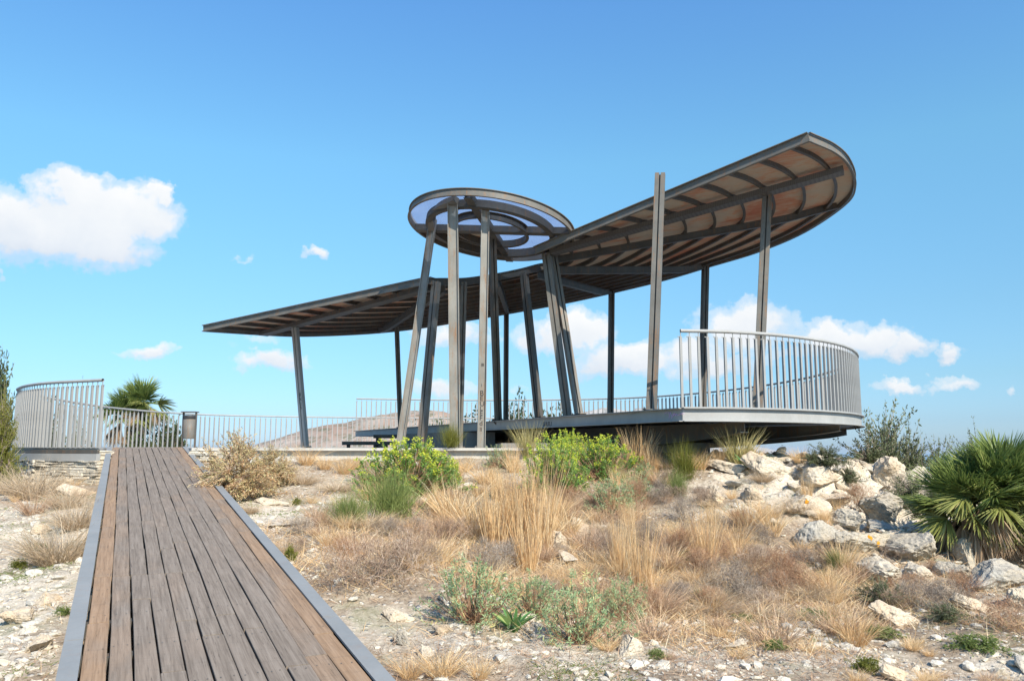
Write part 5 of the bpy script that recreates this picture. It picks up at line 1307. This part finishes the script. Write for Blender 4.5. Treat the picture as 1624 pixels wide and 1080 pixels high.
for (px, w, h, Y, lab) in [(818, 80, 56, 34, 'dark shrub with a tall spike beyond the railing behind the middle posts'), (768, 130, 34, 34, 'low dark shrub beyond the railing right of the widest column'), (850, 130, 42, 35, 'low dark shrub beyond the railing at the middle'), (690, 120, 32, 36, 'low dark shrub beyond the railing left of the widest column'), (885, 110, 30, 35, 'small dark scrub beyond the railing under the leaning posts')]:
    lb_(px, 706, w, h, dk_[r3.integers(2)], 'dark_shrub', lab, 'shrub', Y=Y)

# small fleshy plants
def rosette(seed, n, L, w, m, up=.7):
    r2 = np.random.default_rng(seed); a = r2.random(n) * 6.283; e = r2.random(n)
    P = np.zeros((n, 3)); D = np.c_[np.cos(a), np.sin(a), up + e * 1.6]
    V, F, sg = blades(P, D, L * r2.uniform(.7, 1.1, n), np.full(n, w), .35 * r2.random(n), 5, r2); return make_mesh('leaves', V, [F], np.repeat(r2.random(n), sg), m)
for (px, py, h, lab, me) in [(815, 1003, 46, 'bright green strap leaved plant at the foot of the blue green spurges', rosette(1, 16, 1, .22, M['agave'])), (1188, 748, 30, 'small green agave on the rocky crest under the deck', rosette(2, 14, 1, .14, M['agave']))]:
    p = gpos(px, py); single('green_rosette', lab, 'plant', p, me, 0, h * mpp(p))
WD = leafy_bush(1.0, .5, 260, 10, .06, .03, M['yleaf'], M['weed'], 741, 0, 0, .006, .8); WD2 = leafy_bush(1.0, .5, 200, 10, .07, .03, M['weed'], M['weed'], 742, 0, 0, .006, .8)
for (px, py, w, h, me, lab) in [(1375, 1066, 56, 22, WD, 'bright yellow green weed cushion at the bottom right'), (1085, 888, 24, 16, WD, 'small bright green cushion on the slope beside the grey bush'), (470, 800, 16, 12, WD, 'tiny green weed on the pale bedrock'), (1230, 1030, 40, 16, WD2, 'low green weed patch on the gravel below the flat stones'), (1550, 1030, 90, 24, WD2, 'wide low green weed patch at the lower right'),
                             (1290, 985, 60, 18, WD2, 'low green weed patch left of the flat white slab'), (1400, 1010, 60, 18, WD2, 'low green weed patch under the flat white slab'), (60, 880, 40, 20, WD2, 'green weeds left of the largest tan mound'), (30, 900, 30, 16, WD, 'green weeds at the left edge'), (100, 975, 30, 16, WD2, 'green weeds beside the left edge of the boardwalk'), (1180, 985, 40, 12, WD2, 'thin green weeds behind the white stone'),
                             (460, 890, 24, 26, WD, 'green weed growing beside the right boardwalk edge'), (1040, 1045, 40, 16, WD2, 'green weeds beside the bottom wedge of rock')]:
    p = gpos(px, py); s = mpp(p); link_plant('weed_cushion', lab, 'weed', p, me, r3.random() * 6.28, (w * s, w * s, h * s / .5))

# ------------------------------------------------------------------ fan palms
def fan(r2, L, n, m, droop=0.0, name='frond', open_=2.6):
    """one fan leaf in local space: petiole tip at origin, opening along +Y"""
    a = np.linspace(-open_ / 2, open_ / 2, n) + r2.normal(size=n) * .02; Ls = L * (1 - .22 * (np.abs(a) / (open_ / 2)) ** 2) * r2.uniform(.88, 1.05, n)
    seg = 5; t = np.linspace(0, 1, seg + 1); V = []; F = []; v = []
    for i in range(n):
        d = np.array([math.sin(a[i]), math.cos(a[i]), 0]); s_ = np.array([d[1], -d[0], 0]); b = 0
        wd = L * .024 * np.array([.5, 1.0, 1.05, .9, .6, .05]); ph = r2.normal() * .10
        o = len(V)
        for j, tt in enumerate(t):
            c = d * Ls[i] * tt + np.array([0, 0, -.10 * L * tt ** 2 * (1 + droop * 6) - droop * L * .3 * tt + ph * L * tt]); 
            V += [c - s_ * wd[j], c + np.array([0, 0, wd[j] * .7]), c + s_ * wd[j]]
        tone = np.clip(r2.normal(.5, .2), 0, 1)
        for j in range(seg):
            k = o + j * 3; F += [(k, k + 1, k + 4, k + 3), (k + 1, k + 2, k + 5, k + 4)]; v += [tone, tone]
    return make_mesh(name, np.array(V), [np.array(F)], v, m)
from mathutils import Matrix
def palm(name, label, pos, crowns, Lf, Lp, seed, ng, ny_, nd, trunk_h=0.3, tr=.09):
    r2 = np.random.default_rng(seed); t = thing(name, label, 'palm', tuple(pos))
    fm = {k: [fan(r2, Lf, 34, M[mm], dr, 'frond', op) for _ in range(3)] for k, mm, dr, op in (('g', 'palm', .05, 2.7), ('y', 'palm_y', .25, 2.3), ('d', 'palm_d', .6, 1.1))}
    for (cx, cy, ch) in crowns:
        gg = G(); pts = crom([(cx * .3, cy * .3, -.1), (cx * .7, cy * .7, ch * .5), (cx, cy, ch)], 8); gg.tube(pts, tr, 9); 
        for v in gg.V: v += r2.normal(size=v.shape) * tr * .12
        gg.build('trunk', M['palm_d'], t)
        for kind, cnt, e0, e1 in (('g', ng, .25, 1.45), ('y', ny_, -.25, .35), ('d', nd, -.95, -.15)):
            for i in range(cnt):
                az = (i + r2.random()) * 2.39996; el = r2.uniform(e0, e1); d = np.array([math.cos(az) * math.cos(el), math.sin(az) * math.cos(el), math.sin(el)])
                lp_ = Lp * r2.uniform(.7, 1.15) * (.7 if kind == 'd' else 1); c0_ = np.array([cx, cy, ch]); tip = c0_ + d * lp_ + np.array([0, 0, -.08 * lp_])
                gg = G(); gg.tube(crom([c0_, c0_ + d * lp_ * .5 + [0, 0, .02], tip], 5), .006, 4); fr = gg.build('petiole', M['palm_y'] if kind != 'd' else M['palm_d'], t)
                o = bpy.data.objects.new('frond', fm[kind][r2.integers(3)]); C.link(o); o.parent = t
                y_ = Vector(d + np.array([0, 0, -.15 if kind != 'g' else .05])).normalized(); x_ = y_.cross(Vector((0, 0, 1))).normalized(); z_ = x_.cross(y_)
                R = Matrix((x_, y_, z_)).transposed().to_4x4(); o.matrix_local = Matrix.Translation(Vector(tip)) @ R @ Matrix.Rotation(r2.normal() * .4, 4, 'Y')
    return t
pp = gpos(1575, 890); s = mpp(pp)
palm('fan_palm', 'big bushy fan palm with dead brown lower fronds among the boulders at the right', pp, [(0, 0, .66), (.28, .12, .78), (-.2, .15, .52), (.5, -.05, .55)], .41, .35, 5, 24, 8, 14, tr=.07)
xp, yp, zp = at(196, 709, 31)
palm('distant_palm', 'fan palm rising behind the railing beyond the top of the boardwalk', (xp, yp, -.9), [(0, 0, 2.0), (.45, .3, 2.5)], .72, .6, 8, 18, 9, 8, tr=.16)

# ------------------------------------------------------------------ sea air
m = bpy.data.materials.new('sea_air'); m.use_nodes = True; m.node_tree.nodes.clear(); N = NT(m.node_tree)
out = N.n('ShaderNodeOutputMaterial'); pv = N.n('ShaderNodeVolumePrincipled')
pv.inputs['Color'].default_value = (.80, .90, 1.0, 1); pv.inputs['Density'].default_value = 6e-5; pv.inputs['Anisotropy'].default_value = .2
N.t.links.new(pv.outputs[0], out.inputs['Volume'])
g_ = G(); g_.box((-16800, 0, -58), (16800, 0, -58), 33600, 136); hz_ = g_.build('haze', m); hz_['kind'] = 'stuff'
